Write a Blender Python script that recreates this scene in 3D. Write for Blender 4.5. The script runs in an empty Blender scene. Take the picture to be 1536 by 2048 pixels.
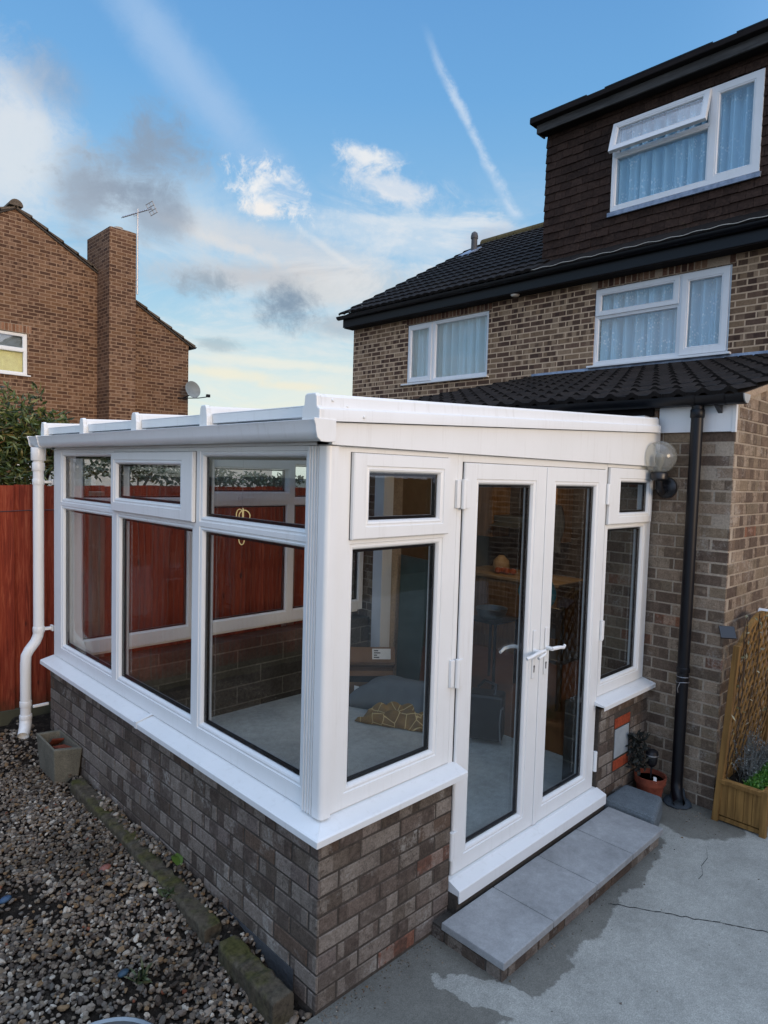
import bpy, bmesh, math, random
import numpy as np
from mathutils import Vector, Matrix
R = math.radians
rnd = random.Random(7)
scene = bpy.context.scene
COL = scene.collection

# ------------------------------------------------------------------ helpers
def lin(c):
    c = c / 255.0
    return c / 12.92 if c <= 0.04045 else ((c + 0.055) / 1.055) ** 2.4
def S(r, g, b): return (lin(r), lin(g), lin(b), 1.0)

class MB:
    def __init__(s): s.v = []; s.f = []
    def q(s, *pts):
        n = len(s.v); s.v += [tuple(p) for p in pts]; s.f.append(tuple(range(n, n + len(pts)))); return s
    def hexa(s, p):
        n = len(s.v); s.v += [tuple(a) for a in p]
        for f in ((0, 3, 2, 1), (4, 5, 6, 7), (0, 1, 5, 4), (1, 2, 6, 5), (2, 3, 7, 6), (3, 0, 4, 7)):
            s.f.append(tuple(n + i for i in f))
        return s
    def box(s, x0, x1, y0, y1, z0, z1):
        return s.hexa([(x0, y0, z0), (x1, y0, z0), (x1, y1, z0), (x0, y1, z0), (x0, y0, z1), (x1, y0, z1), (x1, y1, z1), (x0, y1, z1)])
    def prism(s, outline, fn, a, b, cap=True):
        """outline 2-D points, fn(p2, t) -> 3-D, extruded t=a..b"""
        n = len(outline); k = len(s.v)
        s.v += [tuple(fn(p, a)) for p in outline] + [tuple(fn(p, b)) for p in outline]
        for i in range(n):
            j = (i + 1) % n; s.f.append((k + i, k + j, k + n + j, k + n + i))
        if cap: s.f.append(tuple(k + i for i in range(n - 1, -1, -1))); s.f.append(tuple(k + n + i for i in range(n)))
        return s
    def tube(s, path, r, n=12, cap=True):
        path = [Vector(p) for p in path]
        rr = r if isinstance(r, (list, tuple)) else [r] * len(path)
        k = len(s.v); prev = None
        for i, p in enumerate(path):
            if i == 0: d = path[1] - path[0]
            elif i == len(path) - 1: d = path[-1] - path[-2]
            else: d = (path[i + 1] - p).normalized() + (p - path[i - 1]).normalized()
            d.normalize()
            if prev is None:
                a = Vector((0, 0, 1)) if abs(d.z) < .9 else Vector((1, 0, 0)); u = d.cross(a).normalized()
            else:
                u = prev - d * prev.dot(d); u.normalize()
            prev = u; w = d.cross(u)
            for j in range(n):
                t = 2 * math.pi * j / n; s.v.append(tuple(p + (u * math.cos(t) + w * math.sin(t)) * rr[i]))
        for i in range(len(path) - 1):
            for j in range(n):
                a = k + i * n + j; b = k + i * n + (j + 1) % n; s.f.append((a, b, b + n, a + n))
        if cap:
            s.f.append(tuple(k + j for j in range(n - 1, -1, -1))); m = k + (len(path) - 1) * n; s.f.append(tuple(m + j for j in range(n)))
        return s
    def lathe(s, prof, c, n=32, ax=None):
        k = len(s.v); M = Matrix.Identity(3) if ax is None else Vector((0, 0, 1)).rotation_difference(Vector(ax)).to_matrix()
        for r, z in prof:
            for j in range(n):
                t = 2 * math.pi * j / n; s.v.append(tuple(M @ Vector((r * math.cos(t), r * math.sin(t), z)) + Vector(c)))
        for i in range(len(prof) - 1):
            for j in range(n):
                a = k + i * n + j; b = k + i * n + (j + 1) % n; s.f.append((a, b, b + n, a + n))
        if prof[0][0] > 1e-4: s.f.append(tuple(k + j for j in range(n - 1, -1, -1)))
        if prof[-1][0] > 1e-4: m = k + (len(prof) - 1) * n; s.f.append(tuple(m + j for j in range(n)))
        return s
    def build(s, name, m, parent=None, smooth=False, bevel=0, sharp=40):
        me = bpy.data.meshes.new(name); org = Vector((0, 0, 0))
        p = parent
        while p is not None: org += p.location; p = p.parent
        me.from_pydata([(a[0] - org.x, a[1] - org.y, a[2] - org.z) for a in s.v], [], s.f); me.validate()
        bm = bmesh.new(); bm.from_mesh(me); bmesh.ops.recalc_face_normals(bm, faces=bm.faces); bm.to_mesh(me); bm.free()
        if m is not None: me.materials.append(m)
        if smooth:
            for p in me.polygons: p.use_smooth = True
            try: me.set_sharp_from_angle(angle=R(sharp))
            except Exception: pass
        o = bpy.data.objects.new(name, me); COL.objects.link(o)
        if parent is not None: o.parent = parent
        if bevel:
            b = o.modifiers.new('bevel', 'BEVEL'); b.width = bevel; b.segments = 2; b.limit_method = 'ANGLE'; b.angle_limit = R(35)
        return o

def tag(o, label=None, cat=None, group=None, kind=None):
    if label: o['label'] = label
    if cat: o['category'] = cat
    if group: o['group'] = group
    if kind: o['kind'] = kind
    return o
def thing(name, loc, label, cat, group=None):
    o = bpy.data.objects.new(name, None); COL.objects.link(o); o.location = loc; o.empty_display_size = .1
    return tag(o, label, cat, group)
def one(mb, name, m, label, cat, group=None, **k):     # single-mesh thing, origin at the base
    o = mb.build(name, m, None, **k)
    me = o.data; c = np.array([v.co[:] for v in me.vertices]); b = Vector((float(c[:, 0].mean()), float(c[:, 1].mean()), float(c[:, 2].min())))
    me.transform(Matrix.Translation(-b)); o.location = b
    return tag(o, label, cat, group)
def copy_tree(o, parent=None, dloc=None):
    c = o.copy(); COL.objects.link(c); c.parent = parent
    if dloc is not None: c.location = o.location + Vector(dloc)
    for ch in list(o.children): copy_tree(ch, c)
    return c

# ------------------------------------------------------------------ materials
class NT:
    def __init__(s, name):
        s.m = bpy.data.materials.new(name); s.m.use_nodes = True; s.t = s.m.node_tree; s.t.nodes.clear()
        s.out = s.t.nodes.new('ShaderNodeOutputMaterial')
    def n(s, typ, **kw):
        d = s.t.nodes.new('ShaderNode' + typ)
        ins = kw.pop('i', {})
        for k, v in kw.items(): setattr(d, k, v)
        for k, v in ins.items():
            if hasattr(v, 'is_output') or isinstance(v, bpy.types.NodeSocket): s.t.links.new(v, d.inputs[k])
            else: d.inputs[k].default_value = v
        return d
    def math(s, op, a, b=None, c=None, clamp=False):
        i = {0: a}
        if b is not None: i[1] = b
        if c is not None: i[2] = c
        d = s.n('Math', operation=op, i=i); d.use_clamp = clamp; return d.outputs[0]
    def ramp(s, fac, stops, interp='LINEAR'):
        d = s.n('ValToRGB', i={'Fac': fac}); r = d.color_ramp; r.interpolation = interp
        while len(r.elements) < len(stops): r.elements.new(.5)
        for e, (p, c) in zip(r.elements, stops): e.position = p; e.color = c
        return d.outputs['Color']
    def mix(s, fac, a, b, blend='MIX'):
        d = s.n('Mix', data_type='RGBA', blend_type=blend); 
        for k, v in ((0, fac), (6, a), (7, b)):
            if isinstance(v, bpy.types.NodeSocket): s.t.links.new(v, d.inputs[k])
            else: d.inputs[k].default_value = v
        return d.outputs[2]
    def maprange(s, v, a, b, c=0., d=1.):
        m = s.n('MapRange', i={0: v, 1: a, 2: b, 3: c, 4: d}); m.interpolation_type = 'SMOOTHSTEP'; return m.outputs[0]
    def pos(s): return s.n('NewGeometry').outputs['Position']
    def obj(s): return s.n('TexCoord').outputs['Object']
    def noise(s, v, scale, detail=4, rough=.55, dist=0):
        return s.n('TexNoise', i={'Vector': v, 'Scale': scale, 'Detail': detail, 'Roughness': rough, 'Distortion': dist}).outputs['Fac']
    def bsdf(s, col, rough=.5, spec=.5, bump=None, bs=.3, bd=.01, metal=0, **kw):
        i = {'Base Color': col, 'Roughness': rough, 'Specular IOR Level': spec, 'Metallic': metal}
        if bump is not None: i['Normal'] = s.n('Bump', i={'Height': bump, 'Strength': bs, 'Distance': bd}).outputs[0]
        i.update(kw)
        b = s.n('BsdfPrincipled', i=i); s.t.links.new(b.outputs[0], s.out.inputs[0]); return s.m

def simple(name, c, rough=.5, spec=.5, var=.12, scale=8, bump=0, metal=0, bscale=None):
    t = NT(name); p = t.obj(); n = t.noise(p, scale, 5)
    lo = tuple(x * (1 - var) for x in c[:3]) + (1,); hi = tuple(min(1, x * (1 + var)) for x in c[:3]) + (1,)
    col = t.ramp(n, [(.3, lo), (.7, hi)])
    b = t.noise(p, bscale or scale * 6, 4) if bump else None
    return t.bsdf(col, rough, spec, b, bump, .01, metal)

def upvc(name, c=(226, 227, 225)):
    t = NT(name); p = t.pos()
    grain = t.n('Mapping', i={'Vector': p, 'Scale': (60, 60, 9)}).outputs[0]
    g = t.noise(grain, 3, 3); d = t.noise(p, 3.5, 5)
    col = t.mix(t.maprange(d, .35, .8, 0, .35), S(*c), S(c[0] - 14, c[1] - 14, c[2] - 16))
    st_ = t.noise(t.n('Mapping', i={'Vector': p, 'Scale': (22, 22, 1.6)}).outputs[0], 1.5, 6, .7); col = t.mix(t.maprange(st_, .52, .75, 0, .22), col, S(176, 172, 160))
    r = t.n('MapRange', i={0: d, 3: .24, 4: .42}).outputs[0]
    return t.bsdf(col, r, .5, g, .05, .002)
M = {}
M['upvc'] = upvc('white_upvc')
M['upvc2'] = upvc('white_upvc_older', (215, 217, 218))
M['rubber'] = simple('black_gasket', S(7, 7, 10), .6, spec=.2)
M['spacer'] = simple('silver_spacer', S(150, 152, 155), .35, metal=.6)

def glass(name, tint=(.95, .96, .955, 1), refl=1.0):
    t = NT(name); f = t.n('LayerWeight', i={'Blend': .5}).outputs['Facing']
    p5 = t.math('POWER', f, 5.); fac = t.math('MULTIPLY_ADD', p5, .92 * refl, .038 * refl)
    nb = t.n('Bump', i={'Height': t.noise(t.pos(), 1.6, 2), 'Strength': .04, 'Distance': .05}).outputs[0]
    a = t.n('BsdfTransparent', i={'Color': tint}); g = t.n('BsdfGlossy', i={'Color': (1, 1, 1, 1), 'Roughness': .004, 'Normal': nb})
    m = t.n('MixShader', i={0: fac, 1: a.outputs[0], 2: g.outputs[0]}); t.t.links.new(m.outputs[0], t.out.inputs[0]); return t.m
def globe_mat():
    t = NT('hazy_globe'); f = t.n('LayerWeight', i={'Blend': .5}).outputs['Facing']; fac = t.math('MULTIPLY_ADD', t.math('POWER', f, 4.), .8, .05)
    a = t.n('BsdfTransparent', i={'Color': (.86, .86, .82, 1)}); b = t.n('BsdfTranslucent', i={'Color': (.8, .8, .74, 1)}); d = t.n('BsdfDiffuse', i={'Color': (.7, .7, .66, 1)}); g = t.n('BsdfGlossy', i={'Roughness': .08})
    m0 = t.n('MixShader', i={0: .5, 1: b.outputs[0], 2: d.outputs[0]}); m1 = t.n('MixShader', i={0: .26, 1: a.outputs[0], 2: m0.outputs[0]}); m = t.n('MixShader', i={0: fac, 1: m1.outputs[0], 2: g.outputs[0]}); t.t.links.new(m.outputs[0], t.out.inputs[0]); return t.m
M['glass'] = glass('double_glazing')
M['glass_up'] = glass('house_window_glass', (.94, .98, 1., 1), 2.4)
M['globe'] = globe_mat()

def roofsheet():
    t = NT('tinted_polycarbonate'); w = t.n('TexWave', i={'Vector': t.pos(), 'Scale': 18., 'Distortion': 0.}); w.bands_direction = 'Y'
    a = t.n('BsdfTransparent', i={'Color': (.66, .70, .72, 1)}); b = t.n('BsdfTranslucent', i={'Color': (.34, .37, .40, 1)})
    c = t.n('BsdfPrincipled', i={'Base Color': (.10, .12, .14, 1), 'Roughness': .2})
    m1 = t.n('MixShader', i={0: .30, 1: a.outputs[0], 2: b.outputs[0]}); m2 = t.n('MixShader', i={0: .22, 1: m1.outputs[0], 2: c.outputs[0]})
    t.t.links.new(m2.outputs[0], t.out.inputs[0]); return t.m
M['roofsheet'] = roofsheet()

def brick_tex(name, axis, pal, mortar, dark, light, W=.225, H=.075, blot=.5, low=None):
    """texture bricks: per-brick tone, kiss-mark blocks inside a brick, recessed mortar"""
    t = NT(name); p = t.pos(); s = t.n('SeparateXYZ', i={0: p})
    wob = t.math('MULTIPLY', t.math('SUBTRACT', t.noise(p, 9, 2), .5), .006)
    zz = t.math('ADD', s.outputs[2], wob); u = t.math('ADD', s.outputs['XYZ'.index(axis)], wob)
    vec = t.n('CombineXYZ', i={0: u, 1: zz}).outputs[0]
    b1 = t.n('TexBrick', i={'Vector': vec, 'Color1': (0, 0, 0, 1), 'Color2': (1, 1, 1, 1), 'Mortar': (0, 0, 0, 1), 'Scale': 1, 'Mortar Size': .0085, 'Mortar Smooth': .1, 'Bias': 0, 'Brick Width': W, 'Row Height': H})
    vec2 = t.n('CombineXYZ', i={0: t.math('ADD', u, .031), 1: zz}).outputs[0]
    b2 = t.n('TexBrick', i={'Vector': vec2, 'Color1': (0, 0, 0, 1), 'Color2': (1, 1, 1, 1), 'Mortar': (.5, .5, .5, 1), 'Scale': 1, 'Mortar Size': .003, 'Mortar Smooth': 1, 'Bias': 0, 'Brick Width': .068, 'Row Height': H})
    base = t.ramp(b1.outputs[0], pal, 'CONSTANT')
    zone = t.maprange(t.noise(p, 1.5, 3), .40, .54)
    dk = t.math('MULTIPLY', t.maprange(b2.outputs[0], .64, .68), t.math('MULTIPLY', zone, blot))
    lt = t.math('MULTIPLY', t.maprange(b2.outputs[0], .36, .32), t.math('MULTIPLY', zone, blot))
    c = t.mix(dk, base, dark); c = t.mix(lt, c, light)
    n = t.noise(p, 55, 5, .65); c = t.mix(.55, c, t.ramp(n, [(.3, (.35, .35, .35, 1)), (.7, (1.1, 1.1, 1.1, 1))]), 'MULTIPLY')
    c = t.mix(b1.outputs['Fac'], c, mortar)
    big = t.noise(p, .9, 4); c = t.mix(.5, c, t.ramp(big, [(.3, (.72, .7, .7, 1)), (.65, (1.05, 1.05, 1.05, 1))]), 'MULTIPLY')
    h = t.math('SUBTRACT', t.math('MULTIPLY', n, .25), b1.outputs['Fac'])
    return t.bsdf(c, .9, .2, h, .6, .008)
PALH = [(0, S(98, 76, 62)), (.2, S(128, 104, 82)), (.42, S(110, 86, 70)), (.62, S(140, 115, 90)), (.8, S(104, 82, 68)), (.92, S(146, 122, 98))]
M['brick_house'] = brick_tex('house_brick', 'Y', PALH, S(192, 166, 138), S(72, 54, 46), S(164, 140, 114), blot=.75)
PALN = [(0, S(106, 76, 57)), (.25, S(120, 89, 65)), (.5, S(94, 68, 51)), (.7, S(128, 97, 74)), (.88, S(86, 62, 48))]
M['brick_neigh'] = brick_tex('neighbour_brick', 'X', PALN, S(150, 124, 100), S(80, 57, 45), S(140, 110, 88), blot=.5)
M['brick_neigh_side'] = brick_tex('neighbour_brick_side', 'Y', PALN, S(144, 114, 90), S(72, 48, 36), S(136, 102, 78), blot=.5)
M['brick_ext_side'] = brick_tex('extension_brick_side', 'X', PALH, S(170, 150, 126), S(84, 66, 56), S(158, 138, 116), blot=.5)

def brick_isl(name, pal, dark, light, blot=.6, stain=None):
    """material for modelled bricks: tone per island"""
    t = NT(name); g = t.n('NewGeometry'); p = g.outputs['Position']; rd = g.outputs['Random Per Island']
    base = t.ramp(rd, pal, 'CONSTANT')
    sp = t.n('SeparateXYZ', i={0: p}); u = t.math('ADD', t.math('ADD', sp.outputs[0], sp.outputs[1]), t.math('MULTIPLY', rd, 3.7))
    cell = t.n('TexWhiteNoise', noise_dimensions='2D', i={'Vector': t.n('CombineXYZ', i={0: t.math('FLOOR', t.math('DIVIDE', u, .078)), 1: rd}).outputs[0]}).outputs[0]
    soft = t.noise(p, 30, 3)
    dk = t.math('MULTIPLY', t.maprange(cell, .66, .7), t.maprange(soft, .3, .5, 0, blot)); lt = t.math('MULTIPLY', t.maprange(cell, .26, .22), t.maprange(soft, .3, .5, 0, blot))
    c = t.mix(dk, base, dark); c = t.mix(lt, c, light)
    n = t.noise(p, 120, 6, .7); n2 = t.noise(p, 38, 4, .6)
    c = t.mix(.8, c, t.ramp(n, [(.32, (.45, .45, .45, 1)), (.55, (.95, .95, .95, 1)), (.75, (1.25, 1.22, 1.2, 1))]), 'MULTIPLY')
    c = t.mix(.6, c, t.ramp(n2, [(.35, (.65, .64, .62, 1)), (.65, (1.12, 1.12, 1.12, 1))]), 'MULTIPLY')
    pit = t.n('TexVoronoi', i={'Vector': p, 'Scale': 160.}).outputs['Distance']; pits = t.math('MULTIPLY', t.maprange(pit, .22, .12), t.maprange(t.noise(p, 14, 2), .5, .62))
    c = t.mix(pits, c, S(30, 26, 24))
    if stain:   # efflorescence / lime bloom
        e = t.math('MULTIPLY', t.maprange(t.noise(p, 5.5, 6, .7), .54, .68), t.maprange(t.noise(p, 70, 5, .7), .4, .6))
        c = t.mix(t.math('MULTIPLY', e, .55), c, stain)
    h = t.math('SUBTRACT', t.math('ADD', t.math('MULTIPLY', n, .35), t.math('MULTIPLY', n2, .5)), pits)
    return t.bsdf(c, .92, .2, h, .8, .004)
M['brick_dwarf'] = brick_isl('dwarf_wall_brick', [(0, S(108, 97, 86)), (.18, S(120, 108, 100)), (.36, S(95, 84, 74)), (.52, S(126, 116, 106)), (.66, S(111, 98, 88)), (.80, S(136, 125, 114)), (.90, S(103, 86, 73)), (.975, S(131, 90, 73))], S(75, 64, 57), S(142, 132, 121), .62, S(170, 166, 157))
M['brick_ext'] = brick_isl('extension_brick', [(0, S(119, 101, 85)), (.2, S(134, 117, 97)), (.42, S(108, 92, 79)), (.6, S(143, 124, 105)), (.78, S(125, 110, 92)), (.97, S(139, 97, 75))], S(88, 73, 63), S(163, 145, 125), .6, S(174, 167, 156))
M['brick_soldier'] = brick_isl('soldier_brick', [(0, S(96, 68, 54)), (.3, S(116, 84, 66)), (.6, S(86, 62, 52)), (.85, S(134, 104, 82))], S(66, 48, 42), S(140, 112, 92), .5)
M['brick_red'] = brick_isl('red_brick', [(0, S(160, 74, 48)), (.5, S(146, 66, 44))], S(120, 56, 40), S(170, 92, 66), .3)
def mortar(name, c, d=.25):
    t = NT(name); p = t.pos(); n = t.noise(p, 70, 6, .7)
    col = t.mix(.8, c, t.ramp(n, [(.3, (.55, .55, .55, 1)), (.7, (1.15, 1.15, 1.15, 1))]), 'MULTIPLY')
    big = t.noise(p, 3, 4); col = t.mix(.7, col, t.ramp(big, [(.3, (.6, .6, .6, 1)), (.7, (1.1, 1.1, 1.1, 1))]), 'MULTIPLY')
    return t.bsdf(col, .95, .1, n, .6, .004)
M['mortar_dark'] = mortar('grey_mortar', S(84, 77, 70)); M['mortar_ext'] = mortar('extension_mortar', S(172, 158, 140)); M['mortar_light'] = mortar('light_mortar', S(172, 152, 130))

def blockwall():
    t = NT('grey_blockwork'); p = t.pos(); s = t.n('SeparateXYZ', i={0: p})
    u = t.math('ADD', s.outputs[0], s.outputs[1]); vec = t.n('CombineXYZ', i={0: u, 1: s.outputs[2]}).outputs[0]
    b = t.n('TexBrick', i={'Vector': vec, 'Color1': S(62, 60, 56), 'Color2': S(88, 84, 78), 'Mortar': S(112, 108, 100), 'Scale': 1, 'Mortar Size': .006, 'Mortar Smooth': .2, 'Brick Width': .45, 'Row Height': .15})
    n = t.noise(p, 40, 6, .7); c = t.mix(.8, b.outputs[0], t.ramp(n, [(.3, (.5, .5, .5, 1)), (.7, (1.15, 1.15, 1.15, 1))]), 'MULTIPLY')
    c = t.mix(.8, c, t.ramp(t.noise(p, 2.5, 4), [(.3, (.5, .5, .48, 1)), (.7, (1.25, 1.22, 1.2, 1))]), 'MULTIPLY')
    return t.bsdf(c, .95, .1, t.math('SUBTRACT', n, b.outputs['Fac']), .6, .006)
M['block'] = blockwall()

def concrete(name, c, wet=None, scale=1.0, tint=None, sp=1.):
    t = NT(name); p = t.pos()
    n1 = t.noise(p, 2.2 * scale, 6, .6); n2 = t.noise(p, 22, 6, .7); n3 = t.noise(p, 180, 3, .6)
    lo = tuple(x * .72 for x in c[:3]) + (1,); hi = tuple(min(1, x * 1.18) for x in c[:3]) + (1,)
    col = t.ramp(n1, [(.28, lo), (.72, hi)])
    col = t.mix(.6, col, t.ramp(n2, [(.3, (.72, .72, .72, 1)), (.7, (1.15, 1.15, 1.15, 1))]), 'MULTIPLY')
    col = t.mix(.75 * sp, col, t.ramp(n3, [(.32, (.62, .62, .62, 1)), (.68, (1.28, 1.28, 1.28, 1))]), 'MULTIPLY')
    n4 = t.noise(p, 70, 4, .75); col = t.mix(.5 * sp, col, t.ramp(n4, [(.35, (.72, .72, .72, 1)), (.65, (1.18, 1.18, 1.18, 1))]), 'MULTIPLY')
    rough = .88; h = t.math('ADD', t.math('MULTIPLY', n2, .6), t.math('MULTIPLY', n3, .3))
    if wet:
        s = t.n('SeparateXYZ', i={0: p}); x, y = s.outputs[0], s.outputs[1]
        # damp concrete hugging the plinth and the step: distance to the step block, ragged by noise
        dx = t.math('MAXIMUM', t.math('MAXIMUM', t.math('SUBTRACT', .45, x), t.math('SUBTRACT', x, 2.20)), 0.)
        dy = t.math('MAXIMUM', t.math('SUBTRACT', -.43, y), 0.)
        d = t.math('SQRT', t.math('ADD', t.math('MULTIPLY', dx, dx), t.math('MULTIPLY', dy, dy)))
        thr = t.n('MapRange', i={0: x, 1: 2.2, 2: .7, 3: .03, 4: .13}).outputs[0]
        ns = t.math('MULTIPLY', t.math('SUBTRACT', t.noise(p, 5, 5, .6), .5), .22); ns2 = t.math('MULTIPLY', t.math('SUBTRACT', t.noise(p, 26, 3, .6), .5), .05)
        dd = t.math('SUBTRACT', t.math('SUBTRACT', t.math('ADD', t.math('ADD', d, ns), ns2), thr), 0.)
        w1 = t.maprange(dd, .014, -.004)
        # corner by the plinth
        e = t.math('SUBTRACT', t.math('ADD', t.math('ADD', t.math('MULTIPLY', x, .8), t.math('MULTIPLY', y, -.9)), ns), .62)
        w2 = t.math('MULTIPLY', t.maprange(e, .015, -.01), t.maprange(t.math('SUBTRACT', x, .95), .05, -.05))
        # under the downpipe, by the trellis
        ax = t.math('SUBTRACT', x, 2.65); ay = t.math('SUBTRACT', y, -.42); r2 = t.math('SQRT', t.math('ADD', t.math('MULTIPLY', ax, ax), t.math('MULTIPLY', ay, ay)))
        w3 = t.maprange(t.math('ADD', t.math('ADD', r2, ns), ns2), .30, .27)
        # dry island
        bx = t.math('DIVIDE', t.math('ADD', t.math('SUBTRACT', x, .535), t.math('MULTIPLY', t.math('ADD', y, .40), .35)), .085); by = t.math('DIVIDE', t.math('SUBTRACT', y, -.44), .24)
        isl = t.maprange(t.math('ADD', t.math('SQRT', t.math('ADD', t.math('MULTIPLY', bx, bx), t.math('MULTIPLY', by, by))), t.math('ADD', t.math('MULTIPLY', ns, 7.), t.math('MULTIPLY', ns2, 8.))), 1.03, .97)
        w = t.math('MAXIMUM', t.math('MULTIPLY', t.math('MAXIMUM', w1, w2), t.math('SUBTRACT', 1., isl)), w3)
        col = t.mix(w, col, t.mix(.78, col, wet, 'MULTIPLY'))
        rough = t.math('MULTIPLY_ADD', w, -.32, .88)
    return t.bsdf(col, rough, .35, h, .35, .004)
M['patio'] = concrete('patio_concrete', S(156, 155, 146), wet=(.36, .345, .32, 1))
M['slab'] = concrete('paving_slab', S(150, 151, 150), scale=1.6, sp=.3)
M['floor'] = concrete('screed_floor', S(190, 191, 184), sp=.6)
M['blockstep'] = concrete('weathered_block', S(100, 108, 112), scale=3)
M['trough'] = concrete('stone_trough', S(108, 104, 90), scale=3)

def soil():
    t = NT('dark_soil'); p = t.pos(); n = t.noise(p, 30, 8, .7)
    c = t.ramp(n, [(.3, S(20, 17, 14)), (.55, S(46, 40, 34)), (.75, S(84, 76, 66))]); return t.bsdf(c, .95, .1, n, 1, .02)
M['soil'] = soil()
def stones():
    t = NT('gravel_stones'); g = t.n('NewGeometry'); r = g.outputs['Random Per Island']
    c = t.ramp(r, [(0, S(98, 88, 77)), (.12, S(123, 110, 95)), (.24, S(82, 73, 65)), (.36, S(139, 126, 111)), (.48, S(109, 100, 91)), (.6, S(119, 107, 91)), (.7, S(96, 91, 84)), (.8, S(150, 139, 124)), (.88, S(129, 105, 78)), (.94, S(180, 170, 154)), (.992, S(127, 81, 62))], 'CONSTANT')
    n = t.noise(t.pos(), 160, 3); c = t.mix(.5, c, t.ramp(n, [(.3, (.65, .65, .65, 1)), (.7, (1.15, 1.15, 1.15, 1))]), 'MULTIPLY')
    c = t.mix(.75, c, t.ramp(t.noise(t.pos(), 3.2, 4), [(.35, (.50, .48, .45, 1)), (.62, (1.05, 1.05, 1.05, 1))]), 'MULTIPLY')
    return t.bsdf(c, .95, .1, n, .3, .002)
M['stones'] = stones()
def kerbm():
    t = NT('mossy_edging_stone'); p = t.pos(); n = t.noise(p, 40, 6, .7); m = t.maprange(t.noise(p, 7, 5, .6), .42, .62)
    c = t.ramp(n, [(.3, S(58, 52, 44)), (.7, S(98, 90, 76))]); nz = t.n('SeparateXYZ', i={0: t.n('NewGeometry').outputs['Normal']}).outputs[2]
    c = t.mix(t.math('MULTIPLY', m, t.maprange(nz, .2, .8, .25, .8)), c, t.ramp(n, [(.3, S(46, 48, 22)), (.7, S(90, 88, 44))])); return t.bsdf(c, .95, .1, n, .9, .006)
M['kerb'] = kerbm()
def wood(name, a, b, axis=2, s=14, rough=.75):
    t = NT(name); sc = [s, s, s]; sc[axis] = s * .07
    v = t.n('Mapping', i={'Vector': t.pos(), 'Scale': tuple(sc)}).outputs[0]; n = t.noise(v, 2.2, 6, .65, .6); n2 = t.noise(t.pos(), 3, 4)
    c = t.ramp(n, [(.3, a), (.7, b)]); c = t.mix(.6, c, t.ramp(n2, [(.3, (.65, .62, .6, 1)), (.7, (1.15, 1.12, 1.1, 1))]), 'MULTIPLY'); return t.bsdf(c, rough, .25, n, .4, .004)
def fencewood():
    t = NT('red_stained_boards'); g = t.n('NewGeometry'); rd = g.outputs['Random Per Island']; p = t.pos()
    v = t.n('Mapping', i={'Vector': p, 'Scale': (28, 28, 1.6)}).outputs[0]; n = t.noise(v, 2.2, 6, .65, .8)
    c = t.ramp(n, [(.25, S(84, 30, 18)), (.5, S(138, 54, 32)), (.75, S(170, 92, 62))])
    c = t.mix(.8, c, t.ramp(rd, [(0, (.55, .5, .5, 1)), (1, (1.2, 1.16, 1.12, 1))]), 'MULTIPLY')
    kn = t.n('TexVoronoi', i={'Vector': t.n('Mapping', i={'Vector': p, 'Scale': (9, 9, 3)}).outputs[0], 'Scale': 1.}).outputs['Distance']
    c = t.mix(t.maprange(kn, .12, .06), c, S(52, 22, 16))
    z = t.n('SeparateXYZ', i={0: p}).outputs[2]; al = t.math('MULTIPLY', t.maprange(t.math('ADD', z, t.math('MULTIPLY', t.noise(p, 8, 4), .3)), .55, .25), .75)
    c = t.mix(al, c, S(58, 56, 34)); return t.bsdf(c, .75, .25, n, .4, .004)
M['fence'] = fencewood()
M['post'] = wood('grey_post', S(98, 84, 70), S(140, 126, 108))
M['pine'] = wood('treated_pine', S(88, 62, 30), S(152, 116, 64))
M['oak'] = wood('kitchen_oak', S(112, 80, 44), S(158, 120, 74))
M['worktop'] = wood('worktop', S(150, 120, 84), S(190, 164, 124), axis=1)
M['black_plastic'] = simple('black_plastic', S(24, 24, 28), .35)
M['navy_gutter'] = simple('black_gutter', S(11, 12, 17), .42, spec=.3)
M['soffit'] = wood('dark_soffit', S(18, 14, 14), S(32, 26, 25), axis=1, rough=.9)
M['fascia_dark'] = wood('weathered_dark_board', S(50, 50, 50), S(84, 84, 84), axis=1)
def tile(name, a, b, lich=.5):
    t = NT(name); p = t.pos(); n = t.noise(p, 35, 6, .7); g = t.n('NewGeometry').outputs['Random Per Island']
    c = t.ramp(n, [(.3, a), (.75, b)]); c = t.mix(.7, c, t.ramp(g, [(0, (.6, .6, .6, 1)), (1, (1.2, 1.18, 1.15, 1))]), 'MULTIPLY')
    l = t.maprange(t.noise(p, 4.5, 5, .7), .62, .74); c = t.mix(t.math('MULTIPLY', l, lich), c, S(78, 72, 46)); return t.bsdf(c, .9, .12, n, .6, .004)
M['tile'] = tile('dark_roof_tile', S(20, 18, 17), S(46, 42, 40), .3)
M['tile_hung'] = tile('brown_hung_tile', S(36, 27, 24), S(74, 58, 50), .45)
M['tile_neigh'] = tile('neighbour_roof_tile', S(70, 62, 54), S(120, 108, 94), .4)
def lead():
    t = NT('lead_flashing'); p = t.pos(); n = t.noise(p, 9, 5, .7); c = t.ramp(n, [(.3, S(92, 104, 122)), (.7, S(150, 162, 180))]); return t.bsdf(c, .5, .5, n, .6, .01, .2)
M['lead'] = lead()
def terracotta():
    t = NT('terracotta'); p = t.obj(); n = t.noise(p, 20, 5); c = t.ramp(n, [(.3, S(98, 50, 38)), (.7, S(140, 74, 54))]); return t.bsdf(c, .85, .2, n, .2, .003)
M['terracotta'] = terracotta()
M['dark_room'] = simple('dim_interior_wall', S(96, 88, 76), .9)
M['metal'] = simple('galvanised_metal', S(120, 128, 132), .45, metal=.7)
M['alu'] = simple('aluminium', S(170, 170, 172), .35, metal=.8)
_t = NT('ring_reflection'); M['gold'] = _t.bsdf(S(230, 200, 130), .3, **{'Emission Color': S(255, 232, 170), 'Emission Strength': .22})
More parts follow.
